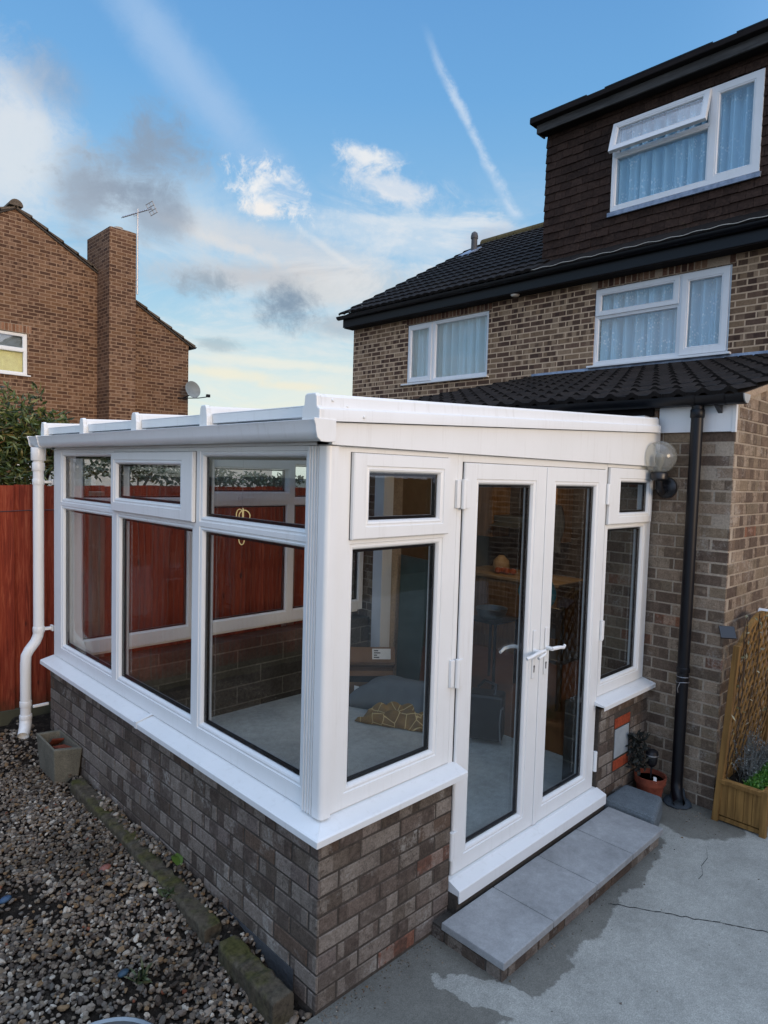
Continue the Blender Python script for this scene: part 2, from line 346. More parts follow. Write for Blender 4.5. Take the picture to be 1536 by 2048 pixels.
def leafm(name, stops):
    t = NT(name); g = t.n('NewGeometry'); c = t.ramp(g.outputs['Random Per Island'], stops)
    b = t.n('BsdfPrincipled', i={'Base Color': c, 'Roughness': .38, 'Specular IOR Level': .5}); tr = t.n('BsdfTranslucent', i={'Color': c})
    m = t.n('MixShader', i={0: .25, 1: b.outputs[0], 2: tr.outputs[0]}); t.t.links.new(m.outputs[0], t.out.inputs[0]); return t.m
M['leaf'] = leafm('shrub_leaf', [(0, S(44, 56, 32)), (.4, S(72, 88, 44)), (.75, S(104, 114, 58)), (.93, S(138, 134, 74)), (1, S(122, 86, 52))])
M['ivy'] = leafm('climber_leaf', [(0, S(30, 42, 30)), (.6, S(52, 68, 42)), (1, S(96, 104, 70))])
M['moss'] = leafm('bright_moss', [(0, S(44, 84, 24)), (.6, S(70, 122, 36)), (1, S(110, 150, 60))])
M['greyplant'] = leafm('grey_foliage', [(0, S(80, 84, 82)), (.6, S(112, 116, 112)), (1, S(150, 152, 148))])
M['twig'] = simple('bark', S(70, 54, 42), .9)
def curtain(name, a, b, lace=.5):
    t = NT(name); p = t.pos(); v = t.n('TexVoronoi', i={'Vector': p, 'Scale': 26.}).outputs['Distance']
    z = t.noise(p, 3.0, 3); l = t.math('MULTIPLY', t.maprange(v, .45, .2), t.maprange(z, .45, .6, 0, lace))
    c = t.mix(l, a, b); d = t.n('BsdfDiffuse', i={'Color': c}); tr = t.n('BsdfTranslucent', i={'Color': c})
    m = t.n('MixShader', i={0: .2, 1: d.outputs[0], 2: tr.outputs[0]}); t.t.links.new(m.outputs[0], t.out.inputs[0]); return t.m
M['net'] = curtain('net_curtain', S(184, 216, 230), S(252, 254, 255), 1.)
M['net_plain'] = curtain('plain_net', S(190, 214, 222), S(210, 228, 234), .2)
M['blind'] = simple('grey_blind', S(150, 152, 152), .8)
M['cream'] = simple('warm_cream_panel', S(196, 176, 120), .25)
M['render'] = simple('white_render', S(206, 204, 198), .9)

# ------------------------------------------------------------------ wall & window builders
def FR(x=None, y=None):
    """frame of a vertical face: P(u, v, n): n = metres outward"""
    if x is not None: return lambda u, v, n: (x - n, u, v)        # faces -X, u along Y
    return lambda u, v, n: (u, y - n, v)                          # faces -Y, u along X
def face_front(P, mb, r, n0, n1):
    u0, u1, v0, v1 = r
    mb.hexa([P(u0, v0, n0), P(u1, v0, n0), P(u1, v1, n0), P(u0, v1, n0), P(u0, v0, n1), P(u1, v0, n1), P(u1, v1, n1), P(u0, v1, n1)])
def ring(mb, P, outer, inner, n=0., back=-.07, gl=-.034, edge=0.):
    """mitred uPVC light: flat face, ovolo bead, glazing rebate, back face"""
    o, i = outer, inner
    def g(k): return (i[0] - k, i[1] + k, i[2] - k, i[3] + k)
    rs = [(o, back), (o, n - edge)]
    if edge: rs.append(((o[0] + edge, o[1] - edge, o[2] + edge, o[3] - edge), n))
    rs += [(g(.026), n), (g(.023), n - .005), (g(.017), n - .005), (g(.013), n - .003), (g(.006), n - .006), (g(.001), n - .016), (g(0), n - .020), (g(0), back + .012), (g(.012), back)]
    k = len(mb.v)
    for (a, b, c, d), dd in rs: mb.v += [P(a, c, dd), P(b, c, dd), P(b, d, dd), P(a, d, dd)]
    m = len(rs)
    for s in range(m):
        t = (s + 1) % m
        for j in range(4):
            jj = (j + 1) % 4; mb.f.append((k + 4 * s + j, k + 4 * s + jj, k + 4 * t + jj, k + 4 * t + j))
def rect_ring(mb, P, o, w, n0, n1):
    u0, u1, v0, v1 = o
    for r in ((u0, u1, v0, v0 + w), (u0, u1, v1 - w, v1), (u0, u0 + w, v0 + w, v1 - w), (u1 - w, u1, v0 + w, v1 - w)): face_front(P, mb, r, n0, n1)
def pane(P, i, parent, n=0., mat='glass', spacer=True, deep=.024):
    """sealed unit: glass slab with black gasket and spacer bar"""
    n = n - .022
    mb = MB(); face_front(P, mb, i, n - deep, n); p = mb.build('glass_pane', M[mat], parent)
    if spacer:
        e = .0015; q = (i[0] + e, i[1] - e, i[2] + e, i[3] - e)
        mb = MB(); rect_ring(mb, P, q, .010, n - deep + .001, n - .001); mb.build('gasket', M['rubber'], p)
        q2 = (i[0] + .0117, i[1] - .0117, i[2] + .0117, i[3] - .0117); mb = MB(); rect_ring(mb, P, q2, .0012, n - deep + .003, n - deep + .0055); mb.build('spacer_bar', M['spacer'], p)
    return p

def bricks(mb, P, u0, u1, z0, z1, holes=(), off=0., W=.225, H=.075, j=.010, depth=.011, jit=.0012, end0=0, end1=0, r=rnd):
    row = 0; z = z0
    while z < z1 - .02:
        zt = min(z + H - j, z1); s = u0 - W + off + (W / 2 if row % 2 else 0) + .0
        while s < u1:
            a, b = max(s, u0), min(s + W - j, u1)
            segs = [(a, b)]
            for h in holes:
                if zt > h[2] + .01 and z < h[3] - .01:
                    ns = []
                    for a_, b_ in segs:
                        if b_ <= h[0] or a_ >= h[1]: ns.append((a_, b_)); continue
                        if a_ < h[0]: ns.append((a_, h[0]))
                        if b_ > h[1]: ns.append((h[1], b_))
                    segs = ns
            for a_, b_ in segs:
                if b_ - a_ < .018: continue
                c = .0032; d = r.uniform(-jit, jit); k = len(mb.v); t = [r.uniform(-jit, jit) for _ in range(8)]
                for (uu, vv, nn) in ((a_, z, -depth), (b_, z, -depth), (b_, zt, -depth), (a_, zt, -depth), (a_ + t[0], z + t[1], d - c), (b_ + t[2], z + t[3], d - c), (b_ + t[4], zt + t[5], d - c), (a_ + t[6], zt + t[7], d - c),
                                     (a_ + c, z + c, d), (b_ - c, z + c, d), (b_ - c, zt - c, d), (a_ + c, zt - c, d)): mb.v.append(P(uu, vv, nn))
                for q in range(4):
                    qq = (q + 1) % 4; mb.f.append((k + q, k + qq, k + 4 + qq, k + 4 + q)); mb.f.append((k + 4 + q, k + 4 + qq, k + 8 + qq, k + 8 + q))
                mb.f.append((k + 8, k + 9, k + 10, k + 11))
            s += W
        z += H; row += 1

# ------------------------------------------------------------------ measurements
CX, CY, CZ = -1.567, -1.893, 2.064
D = 2.80            # house extension face (x)
L = 2.87            # glazed front ends (y)
ZS, ZT, ZR = .75, 2.165, 1.807
FL = .10            # conservatory floor

# ================================================================== CONSERVATORY
cons = thing('conservatory', (1.4, 1.4, 0), 'new white lean-to conservatory with double doors on a grey brick dwarf wall', 'conservatory')
# dwarf wall : brick skin
mb = MB(); bricks(mb, FR(x=-.035), -.035, 2.90, .015, .69, off=.06); bricks(mb, FR(y=-.035), -.0242, .742, .015, .69, off=.10)
dw = mb.build('dwarf_wall', M['brick_dwarf'], cons); dw['label'] = 'long grey brick dwarf wall round the front corner'
mb = MB(); bricks(mb, FR(y=-.035), 2.13, 2.80, .015, .69, holes=[(2.325, 2.555, .225, .585)], off=.02); dw_ = mb.build('dwarf_wall', M['brick_dwarf'], cons); dw_['label'] = 'short dwarf wall right of the doors'
mb = MB(); mb.prism([(-.031, -.031), (.742, -.031), (.742, .07), (.07, .07), (.07, 2.90), (-.031, 2.90)], lambda p, t: (p[0], p[1], t), -.1, .688)
mb.box(2.13, 2.80, -.031, .07, -.1, .688); mb.build('mortar', M['mortar_dark'], dw)
mb = MB(); mb.box(2.13, 2.795, .0715, .20, 0, .684); mb.build('inner_blockwork', M['block'], dw_); mb = MB(); mb.box(.0715, .20, .0715, 2.715, 0, .684); mb.box(.20, .742, .0715, .20, 0, .683); mb.box(.0715, 2.795, 2.716, 2.90, 0, .684)
mb.build('inner_blockwork', M['block'], dw)
mb = MB()   # blue damp-proof strip / rendered foot showing low on the front wall
mb.box(-.040, -.0365, .10, .62, .0, .11); mb.build('plinth_render', simple('blue_grey_slurry', S(62, 64, 66), .95, bump=.6), dw)
# air-brick patch
mb = MB(); mb.box(2.345, 2.535, -.036, -.0295, .318, .502); ab = mb.build('air_vent_panel', simple('cement_panel', S(150, 158, 162), .8, bump=.3), cons, bevel=.003); ab['label'] = 'pale grey cement panel set in the brickwork between red bricks'
for z0, z1 in ((.512, .575), (.24, .304)):
    mb = MB(); mb.box(2.335, 2.545, -.037, -.0295, z0, z1); mb.build('red_brick', M['brick_red'], cons, bevel=.004)
# sills
def sill(mb, P, u0, u1, m0=False, m1=False, z=0.):
    prof = [(-.02, .750 + z), (.080, .7265 + z), (.0862, .7225 + z), (.0862, .697 + z), (.0815, .697 + z), (.0815, .716 + z), (.034, .7165 + z), (-.02, .7165 + z)]
    n = len(prof); k = len(mb.v)
    for e, (uu, mt, sg) in enumerate(((u0, m0, -1), (u1, m1, 1))):
        for d, zz in prof: mb.v.append(P(uu + (sg * d if mt else 0), zz, d))
    for i in range(n):
        jn = (i + 1) % n; mb.f.append((k + i, k + jn, k + n + jn, k + n + i))
    mb.f.append(tuple(range(k, k + n))); mb.f.append(tuple(range(k + n, k + 2 * n)))
Pf, Ps = FR(x=0), FR(y=0)
mb = MB(); sill(mb, Pf, 0, 2.95, m0=True); sill(mb, Ps, 0, .79, m0=True); so = mb.build('window_sill', M['upvc'], cons, bevel=.0015); so['label'] = 'long white sill wrapping the front corner'
mb = MB(); P = Pf; 
for (a, b) in ((1.42, 1.445),): mb.hexa([P(a, .7275, .0805), P(b, .7275, .0805), P(b, .7515, -.005), P(a, .7515, -.005), P(a, .7305, .0885), P(b, .7305, .0885), P(b, .7535, -.005), P(a, .7535, -.005)]); mb.box(-.0885, -.0864, a, b, .696, .7315)
mb.build('sill_joint_cap', M['upvc'], so)
mb = MB(); sill(mb, Ps, 2.085, 2.795); s2 = mb.build('window_sill', M['upvc'], cons, bevel=.0015); s2['label'] = 'short white sill right of the doors'
# corner post with flutes
pts = [(.07, .115), (-.010, .115)]
for y in (.100, .083, .066): pts += [(-.010, y), (-.014, y - .0015), (-.014, y - .009), (-.010, y - .0105)]
pts += [(-.010, .040), (-.018, .038)] + [(-.004 - .014 * math.sin(a) * 1., .018 - .032 * (1 - math.cos(a)) * 1.) for a in [math.pi / 2 * k / 1 for k in (1,)]]
pts = [(.07, .115), (-.010, .115), (-.010, .104), (-.016, .103), (-.018, .0925), (-.009, .091), (-.009, .087), (-.016, .086), (-.018, .0755), (-.009, .074), (-.009, .070), (-.016, .069), (-.018, .0585), (-.009, .057), (-.009, .053), (-.016, .052), (-.019, .0415), (-.010, .040), (-.010, .036), (-.019, .034)]
pts += [(-.019 + .020 * (1 - math.cos(a)), .0 - .019 * math.sin(a) + .0) for a in [math.pi / 2 * k / 6 for k in range(7)]]
pts += [(.030, -.019), (.032, -.012), (.0335, -.012), (.0335, .006), (.07, .006)]
mb = MB(); mb.prism(pts, lambda p, t: (p[0], p[1], t), .7525, ZT - .002); mb.build('corner_post', M['upvc'], cons, smooth=True, sharp=22)
# frames -----------------------------------------------------------------
def light(P, outer, inner, parent, n=0., back=-.07, edge=0., name='window_frame', mat='upvc', gm='glass', deep=.024):
    mb = MB(); ring(mb, P, outer, inner, n, back, edge=edge); o = mb.build(name, M[mat], parent); pane(P, inner, o, n, gm, deep=deep); return o
front = thing('front_glazing', (0, 1.4, ZS), None, None); front.parent = cons; front.location = Vector((0, 1.4, ZS)) - cons.location
del_lab = [front]
ys = [.116, .975, 1.92, 2.87]
lo = [(.150, .922), (1.028, 1.866), (1.978, 2.772)]
mb = MB(); up = MB(); fr = MB()
def cell_frames(P, cells, parent, zl, zu, back=-.07, flip=False):
    fm = MB(); panes = []
    for (u0, u1, a, b) in cells:
        ring(fm, P, (u0, u1, ZS + .001, ZR), (a, b, .850, 1.770), 0, back); panes.append(((a, b, .850, 1.770), 0.))
        ring(fm, P, (u0, u1, ZR, ZT), (a, b, 1.843, 2.122), 0, back); panes.append(((a, b, 1.843, 2.122), 0.))
    return fm, panes
cells = [(ys[0], ys[1], .150, .922), (ys[1], ys[2], 1.028, 1.866), (ys[2], ys[3], 1.978, 2.772)]
fm, panes = cell_frames(Pf, cells, front, 0, 0)
fo = fm.build('window_frame', M['upvc'], cons)
bpy.data.objects.remove(front)
for k, (q, n) in enumerate(panes):
    if k == 3: continue           # opener replaces this light
    pane(Pf, q, fo, n)
def sash(P, o, i, parent, n=.021, back=-.03):
    s = MB(); ring(s, P, o, i, n, back, edge=.004); so = s.build('opening_sash', M['upvc'], parent); pane(P, i, so, n)
    s = MB(); rect_ring(s, P, (o[0] - .0022, o[1] + .0022, o[2] - .0022, o[3] + .0022), .006, .0004, .0022); s.build('sash_seal', M['rubber'], so)
    return so
sash(Pf, (.982, 1.930, 1.812, 2.146), (1.114, 1.868, 1.888, 2.079), fo)
# side (door) elevation : window, doors, window
def side_window(u0, u1, a, b, so):
    fm = MB(); ring(fm, Ps, (u0, u1, ZS + .001, ZR), (a, b, .836, 1.768)); ring(fm, Ps, (u0, u1, ZR, ZT), (a + .03, min(b + .03, u1 - .035), 1.86, 2.11))
    o = fm.build('window_frame', M['upvc'], cons); pane(Ps, (a, b, .836, 1.768), o); sash(Ps, *so, o); return o
side_window(.035, .746, .138, .634, ((.108, .672, 1.811, 2.143), (.197, .608, 1.883, 2.070)))
side_window(2.146, 2.775, 2.200, 2.674, ((2.152, 2.742, 1.802, 2.143), (2.298, 2.690, 1.870, 2.058)))
# door frame
mb = MB()
for r in ((.748, .781, .19, ZT), (2.112, 2.144, .19, ZT), (.7815, 2.1115, 2.130, ZT)): face_front(Ps, mb, r, -.07, .0)
dfm = mb.build('door_frame', M['upvc'], cons, bevel=.002)
mb = MB(); mb.prism([(.07, .200), (-.03, .200), (-.0915, .178), (-.094, .174), (-.094, .118), (-.088, .118), (-.085, .15), (.07, .15)], lambda p, t: (t, p[0], p[1]), .748, 2.144)
mb.build('threshold', M['upvc'], cons, bevel=.0015)
mb = MB(); mb.box(.745, 2.14, -.083, .07, .0, .149); mb.build('threshold_base', M['mortar_dark'], dw)
mb = MB(); rect_ring(mb, Ps, (.7795, 2.1135, .199, 2.1305), .0036, .0004, .003); mb.build('door_seal', M['rubber'], dfm)
def leaf(o, i, label):
    m = MB(); ring(m, Ps, o, i, .017, -.05, edge=.005); d = m.build('door_leaf', M['upvc'], cons); d['label'] = label; pane(Ps, i, d, .017); return d
d1 = leaf((.783, 1.4775, .2015, 2.128), (.892, 1.337, .302, 2.030), 'left glazed leaf of the double door')
d2 = leaf((1.4785, 2.1105, .2015, 2.128), (1.566, 1.995, .305, 2.028), 'right glazed leaf of the double door')
mb = MB(); face_front(Ps, mb, (1.4535, 1.486, .205, 2.125), .0175, .0225); mb.build('meeting_strip', M['upvc'], d1, bevel=.002)
def handle(leafo, u, dirn, bend=0.):
    m = MB(); face_front(Ps, m, (u - .015, u + .015, 1.02, 1.275), .0175, .0245); bp = m.build('handle_plate', M['upvc'], leafo, bevel=.004)
    m = MB(); m.tube([Ps(u, 1.165, .02), Ps(u, 1.165, .062)], .011, 12)
    pth = [Ps(u, 1.165, .06), Ps(u + dirn * .02, 1.168, .068), Ps(u + dirn * .06, 1.166, .07), Ps(u + dirn * .10, 1.158, .068), Ps(u + dirn * .125, 1.152 + bend, .06)]
    m.tube(pth, [.0105, .0105, .0095, .009, .008], 12); m.build('lever', M['upvc'], bp, smooth=True)
    m = MB(); face_front(Ps, m, (u - .004, u + .004, 1.052, 1.088), .0246, .0255); m.lathe([(.0065, 0), (.0065, .0012)], Ps(u, 1.083, .0246), 12, ax=(0, -1, 0)); m.build('keyhole', M['black_plastic'], bp)
handle(d1, 1.398, -1); handle(d2, 1.512, 1, .012)
m = MB(); u = 1.398; m.tube([Ps(u, 1.165, .06), Ps(u + .03, 1.172, .068), Ps(u + .034, 1.158, .07), Ps(u + .02, 1.150, .07), Ps(u - .03, 1.14, .068)], .0085, 12); m.build('snib_lever', M['upvc'], d1, smooth=True)
m = MB(); m.tube([Ps(1.398, 1.165, -.05), Ps(1.398, 1.165, -.10), Ps(1.37, 1.166, -.11), Ps(1.32, 1.164, -.112), Ps(1.275, 1.152, -.105)], [.0105, .0105, .0095, .009, .008], 12); m.build('inner_lever', M['upvc'], d1, smooth=True)
def hinge(leafo, u, z, w=.075, h=.118):
    m = MB(); face_front(Ps, m, (u - w / 2, u - .010, z - h / 2, z + h / 2), .0005, .016); face_front(Ps, m, (u + .012, u + w / 2, z - h / 2, z + h / 2), .0175, .030); m.tube([Ps(u, z - h / 2 - .004, .024), Ps(u, z + h / 2 + .004, .024)], .0115, 14)
    m.build('hinge', M['upvc'], leafo, smooth=True, bevel=.002)
for z in (1.985, 1.168, .355): hinge(d1, .765, z, .072, .125)
for z in (1.985, 1.168, .365): hinge(d2, 2.118, z, .05, .115)
mb = MB(); face_front(Ps, mb, (.7435, .7475, .20, .69), -.03, -.001); mb.build('sealant_bead', M['upvc'], dfm)
# far side wall glazing (towards the red fence)
Pb = lambda u, v, n: (u, 2.87 + n, v)
xs = [.075, .978, 1.902, 2.775]; cb = [(xs[0], xs[1], .15, .93), (xs[1], xs[2], 1.03, 1.858), (xs[2], xs[3], 1.948, 2.72)]
fm, panes = cell_frames(Pb, cb, None, 0, 0, back=-.07)
fb = fm.build('window_frame', M['upvc2'], cons)
for k, (q, n) in enumerate(panes):
    if k == 3: continue
    pane(Pb, q, fb, n)
s = MB(); ring(s, Pb, (.985, 1.912, 1.812, 2.146), (1.114, 1.86, 1.888, 2.079), .021, -.085, edge=.004); sb = s.build('opening_sash', M['upvc2'], fb); pane(Pb, (1.114, 1.86, 1.888, 2.079), sb, .021)
mb = MB(); mb.box(1.36, 1.40, 2.765, 2.785, 1.82, 1.85); mb.box(1.38, 1.50, 2.755, 2.768, 1.83, 1.845); mb.build('window_handle', M['upvc2'], sb, bevel=.003)
mb = MB(); mb.box(0.0, .072, 2.872, 2.935, ZS, ZT); mb.build('corner_post', M['upvc'], cons, bevel=.003)
mb = MB(); mb.box(.02, 2.78, 2.871, 2.99, .715, .748); mb.build('window_sill', M['upvc'], cons, bevel=.003)
# roof ---------------------------------------------------------------------
SL = .0495
def rz(x): return SL * (x + .08)
mb = MB(); mb.box(-.012, .068, -.012, 2.935, ZT + .001, 2.236); mb.build('eaves_beam', M['upvc'], cons, bevel=.002)
# gutter
go = [(-.030, 2.250), (-.030, 2.181), (-.066, 2.177), (-.092, 2.178), (-.108, 2.190), (-.114, 2.210), (-.117, 2.232), (-.124, 2.250), (-.121, 2.2515), (-.1135, 2.233), (-.110, 2.211), (-.104, 2.193), (-.091, 2.182), (-.066, 2.181), (-.034, 2.185), (-.034, 2.250)]
mb = MB(); mb.prism([(x + .010, z) for x, z in go], lambda p, t: (p[0], t, p[1]), -.050, 3.10); gu = mb.build('gutter', M['upvc'], cons, smooth=True, sharp=50)
oc = [(-.018, 2.254), (-.018, 2.176)] + [(x + .006, z - .004) for x, z in go[2:8]] + [(-.118, 2.256)]
for a_, b_ in ((-.058, -.0505), (2.915, 2.935), (3.1005, 3.108)): mb = MB(); mb.prism(oc, lambda p, t: (p[0], t, p[1]), a_, b_); mb.build('gutter_stop_end', M['upvc'], gu, bevel=.002)
# side triangular fascia
mb = MB(); mb.prism([(-.012, ZT + .0015), (2.795, ZT + .0015), (2.795, 2.244 + rz(2.795)), (-.012, 2.244 + rz(-.012))], lambda p, t: (p[0], t, p[1]), -.030, .060); mb.build('side_fascia', M['upvc'], cons, bevel=.0015)
mb = MB(); mb.prism([(-.012, ZT + .0015), (2.795, ZT + .0015), (2.795, 2.244 + rz(2.795)), (-.012, 2.244 + rz(-.012))], lambda p, t: (p[0], t, p[1]), 2.88, 2.95); mb.build('side_fascia', M['upvc'], cons, bevel=.0015)
def bar(yc, w, prof, x0, x1):
    m = MB(); k = len(prof)
    m.v += [(x0, yc + a, 2.247 + h + rz(x0)) for a, h in prof] + [(x1, yc + a, 2.247 + h + rz(x1)) for a, h in prof]
    for i in range(k): j = (i + 1) % k; m.f.append((i, j, k + j, k + i))
    m.f.append(tuple(range(k - 1, -1, -1))); m.f.append(tuple(range(k, 2 * k)))
    return m
endp = [(-.052, 0), (-.052, .038), (-.050, .043), (-.040, .047), (-.037, .053), (-.034, .086), (-.026, .0965), (.020, .0965), (.030, .09), (.034, .055), (.045, .048), (.045, 0)]
bo = bar(0.0, .1, endp, -.072, 2.72).build('end_bar', M['upvc'], cons, smooth=True, sharp=28)
bar(0.0, .1, [(a * 1.06, (h * 1.03 if h else -.006)) for a, h in endp], -.094, -.0725).build('end_cap', M['upvc'], bo, bevel=.004)
bar(0.0, .1, [(a * 1.05, (h * 1.03 if h else -.004)) for a, h in endp], 2.7205, 2.74).build('end_cap', M['upvc'], bo, bevel=.003)
for x, z in ((-.02, .075), (.05, .055), (.12, .018)):
    m = MB(); m.lathe([(0, .006), (.004, .005), (.0065, 0)], (x, -.0525 + (0 if z < .05 else .017), 2.247 + z + rz(x)), 12, ax=(0, -1, 0)); m.build('screw_cap', M['upvc'], bo)
midp = [(-.030, .0), (-.030, .040), (-.027, .052), (-.024, .082), (-.016, .0945), (.016, .0945), (.024, .082), (.027, .052), (.030, .040), (.030, 0)]
capp = [(-.034, -.004), (-.034, .05), (-.030, .062), (-.027, .086), (-.018, .100), (.018, .100), (.027, .086), (.030, .062), (.034, .05), (.034, -.004)]
for yc in (.792, 1.508, 2.232, 2.93):
    bo = bar(yc, .06, midp, -.052, 2.72).build('glazing_bar', M['upvc'], cons, smooth=True, sharp=28)
    bar(yc, .06, capp, -.074, -.0525).build('end_cap', M['upvc'], bo, bevel=.004)
ycs = [0, .792, 1.508, 2.232, 2.93]
for a, b in zip(ycs[:-1], ycs[1:]):
    y0, y1 = a + (.0455 if a == 0 else .0305), b - .0305
    m = MB(); m.hexa([(-.03, y0, 2.272 + rz(-.03)), (2.72, y0, 2.272 + rz(2.72)), (2.72, y1, 2.272 + rz(2.72)), (-.03, y1, 2.272 + rz(-.03)), (-.03, y0, 2.298 + rz(-.03)), (2.72, y0, 2.298 + rz(2.72)), (2.72, y1, 2.298 + rz(2.72)), (-.03, y1, 2.298 + rz(-.03))])
    rp = m.build('roof_panel', M['roofsheet'], cons)
    m = MB(); m.box(-.046, -.031, y0 + .002, y1 - .002, 2.268, 2.306); m.box(-.046, -.028, y0 + .002, y1 - .002, 2.3063, 2.311); m.build('panel_closure', M['upvc'], rp, bevel=.0015)
    m = MB(); m.box(-.020, .05, y0, y1, 2.2365, 2.266); m.build('eaves_filler', simple('dark_foam', S(60, 66, 70), .9) if 'foam' not in M else M['foam'], rp)
mb = MB(); mb.box(2.722, 2.797, .05, 2.9, 2.30, 2.50); mb.build('wall_plate', M['upvc'], cons, bevel=.003)
# white downpipe
px, py, pr = -.078, 3.0, .034
mb = MB(); mb.tube([(px, py, 2.176), (px, py, .93), (px - .004, py, .885), (px - .020, py - .0, .845), (px - .062, py - .0, .79), (px - .080, py, .755), (px - .084, py, .70), (px - .084, py, .30)], pr, 20)
dp = mb.build('downpipe', M['upvc'], cons, smooth=True, sharp=60)
for z0, z1, rr, xx in ((2.09, 2.178, .046, px), (2.02, 2.075, .0395, px), (1.925, 1.965, .038, px), (.905, .945, .038, px), (.40, .44, .038, px - .084), (.31, .345, .040, px - .084)):
    mb = MB(); mb.lathe([(rr * .96, 0), (rr, .004), (rr, z1 - z0 - .004), (rr * .96, z1 - z0)], (xx, py, z0), 24); mb.build('pipe_collar', M['upvc'], dp, smooth=True, sharp=40)
for z, xx in ((1.945, px), (.925, px)): mb = MB(); mb.box(xx + .02, xx + .078, py - .018, py + .018, z - .009, z + .009); mb.box(xx + .078, xx + .092, py - .028, py + .02, z - .02, z + .02); mb.build('pipe_bracket', M['upvc'], dp, bevel=.003)
mb = MB(); mb.box(px - .05, px + .05, py - .05, py - .03, .395, .412); mb.build('pipe_bracket', M['upvc'], dp, bevel=.003)
mb = MB(); mb.tube([(px - .084, py, .33), (px - .086, py - .004, .29), (px - .10, py - .03, .25), (px - .118, py - .062, .222)], [.0385, .0385, .0375, .037], 20, cap=False); mb.tube([(px - .084, py, .32), (px - .086, py - .004, .287), (px - .10, py - .03, .25), (px - .116, py - .060, .224)], .033, 20, cap=False); mb.build('pipe_shoe', M['upvc'], dp, smooth=True)
# floor
mb = MB(); mb.box(.20, 2.80, .20, 2.716, 0, FL); mb.box(.742, 2.13, .0705, .20, 0, FL - .001); mb.build('floor', M['floor'], cons)

# ================================================================== HOUSE
house = thing('brick_house', (6.0, 1.5, 0), 'brown brick house with tiled extension and a dark tile-hung dormer, right of the conservatory', 'house')
YE0, YE1 = -.488, 3.41
# extension walls (opening into kitchen y .35-2.55)
OP = (.35, 2.55, FL, 2.15)
PD = FR(x=D)
mb = MB(); bricks(mb, PD, YE0, 3.40, .0, 2.60, holes=[OP, (-.03, .0, 9, 9)], off=.11, H=.075)
ew = mb.build('extension_wall', M['brick_ext'], house)
mb = MB()
for r in ((YE0 + .004, OP[0], -.1, 2.6), (OP[1], 3.40, -.1, 2.6), (OP[0], OP[1], OP[3], 2.6), (OP[0], OP[1], -.1, FL)): face_front(PD, mb, r, -.24, -.0045)
mb.build('mortar', M['mortar_ext'], ew)
mb = MB(); PS = FR(y=YE0); bricks(mb, PS, D + .0112, 6.49, .0, 2.56, off=.17); ew2 = mb.build('extension_side_wall', M['brick_ext'], house); ew2['label'] = 'lighter brick side wall of the extension'
mb = MB(); mb.prism([(D + .004, -.1), (6.5, -.1), (6.5, 3.42), (2.80, 2.575)], lambda p, t: (p[0], t, p[1]), YE0 + .0045, YE0 + .24); mb.build('mortar', M['mortar_ext'], ew2)
m2 = MB()   # triangular top part in stepping bricks
for row in range(12):
    z = 2.55 + row * .075; xa = D + .02 + max(0, (z + .075 - 2.60) / .2288)
    if xa < 6.4: bricks(m2, PS, xa, 6.49, z, z + .065, off=.17 if row % 2 else .06)
m2.build('extension_gable_bricks', M['brick_ext'], ew2)
mb = MB(); mb.prism([(D - .01, 2.570), (6.5, 3.428), (6.5, 3.47), (D - .01, 2.610)], lambda p, t: (p[0], t, p[1]), YE0 - .022, YE0 + .003); mb.build('verge_mortar', M['mortar_light'], ew2)
mb = MB(); mb.box(D - .022, D - .0005, YE0 + .0, -.022, 2.387, 2.55); mb.box(D - .024, D + .004, YE0 - .006, YE0 + .018, 2.383, 2.55); fa = mb.build('fascia', M['upvc2'], house, bevel=.002); fa['label'] = 'white fascia board by the black downpipe'
mb = MB(); mb.box(D - .022, D - .0005, .02, 3.42, 2.50, 2.60); mb.build('fascia', M['soffit'], house)
# kitchen room shell
mb = MB(); mb.box(3.05, 6.2, .2, .24, 0, 2.4); mb.box(3.05, 6.2, 3.12, 3.16, 0, 2.4); mb.box(6.2, 6.24, .2, 3.16, 0, 2.4); mb.box(3.04, 6.2, .2, 3.16, 2.4, 2.44); mb.build('kitchen_walls', M['dark_room'], house)
mb = MB(); mb.box(D - .2, 6.2, .24, 3.12, .0, FL + .004); mb.build('kitchen_floor', simple('brown_floor', S(110, 70, 44), .5), house)
mb = MB(); mb.box(D - .03, D + .10, 2.535, 2.66, FL + .005, 2.17); mb.box(D - .01, D + .10, .35, .40, FL + .005, 2.17); mb.box(D - .02, D + .10, .40, 2.535, 2.10, 2.17); mb.build('door_lining', M['upvc2'], house, bevel=.003)
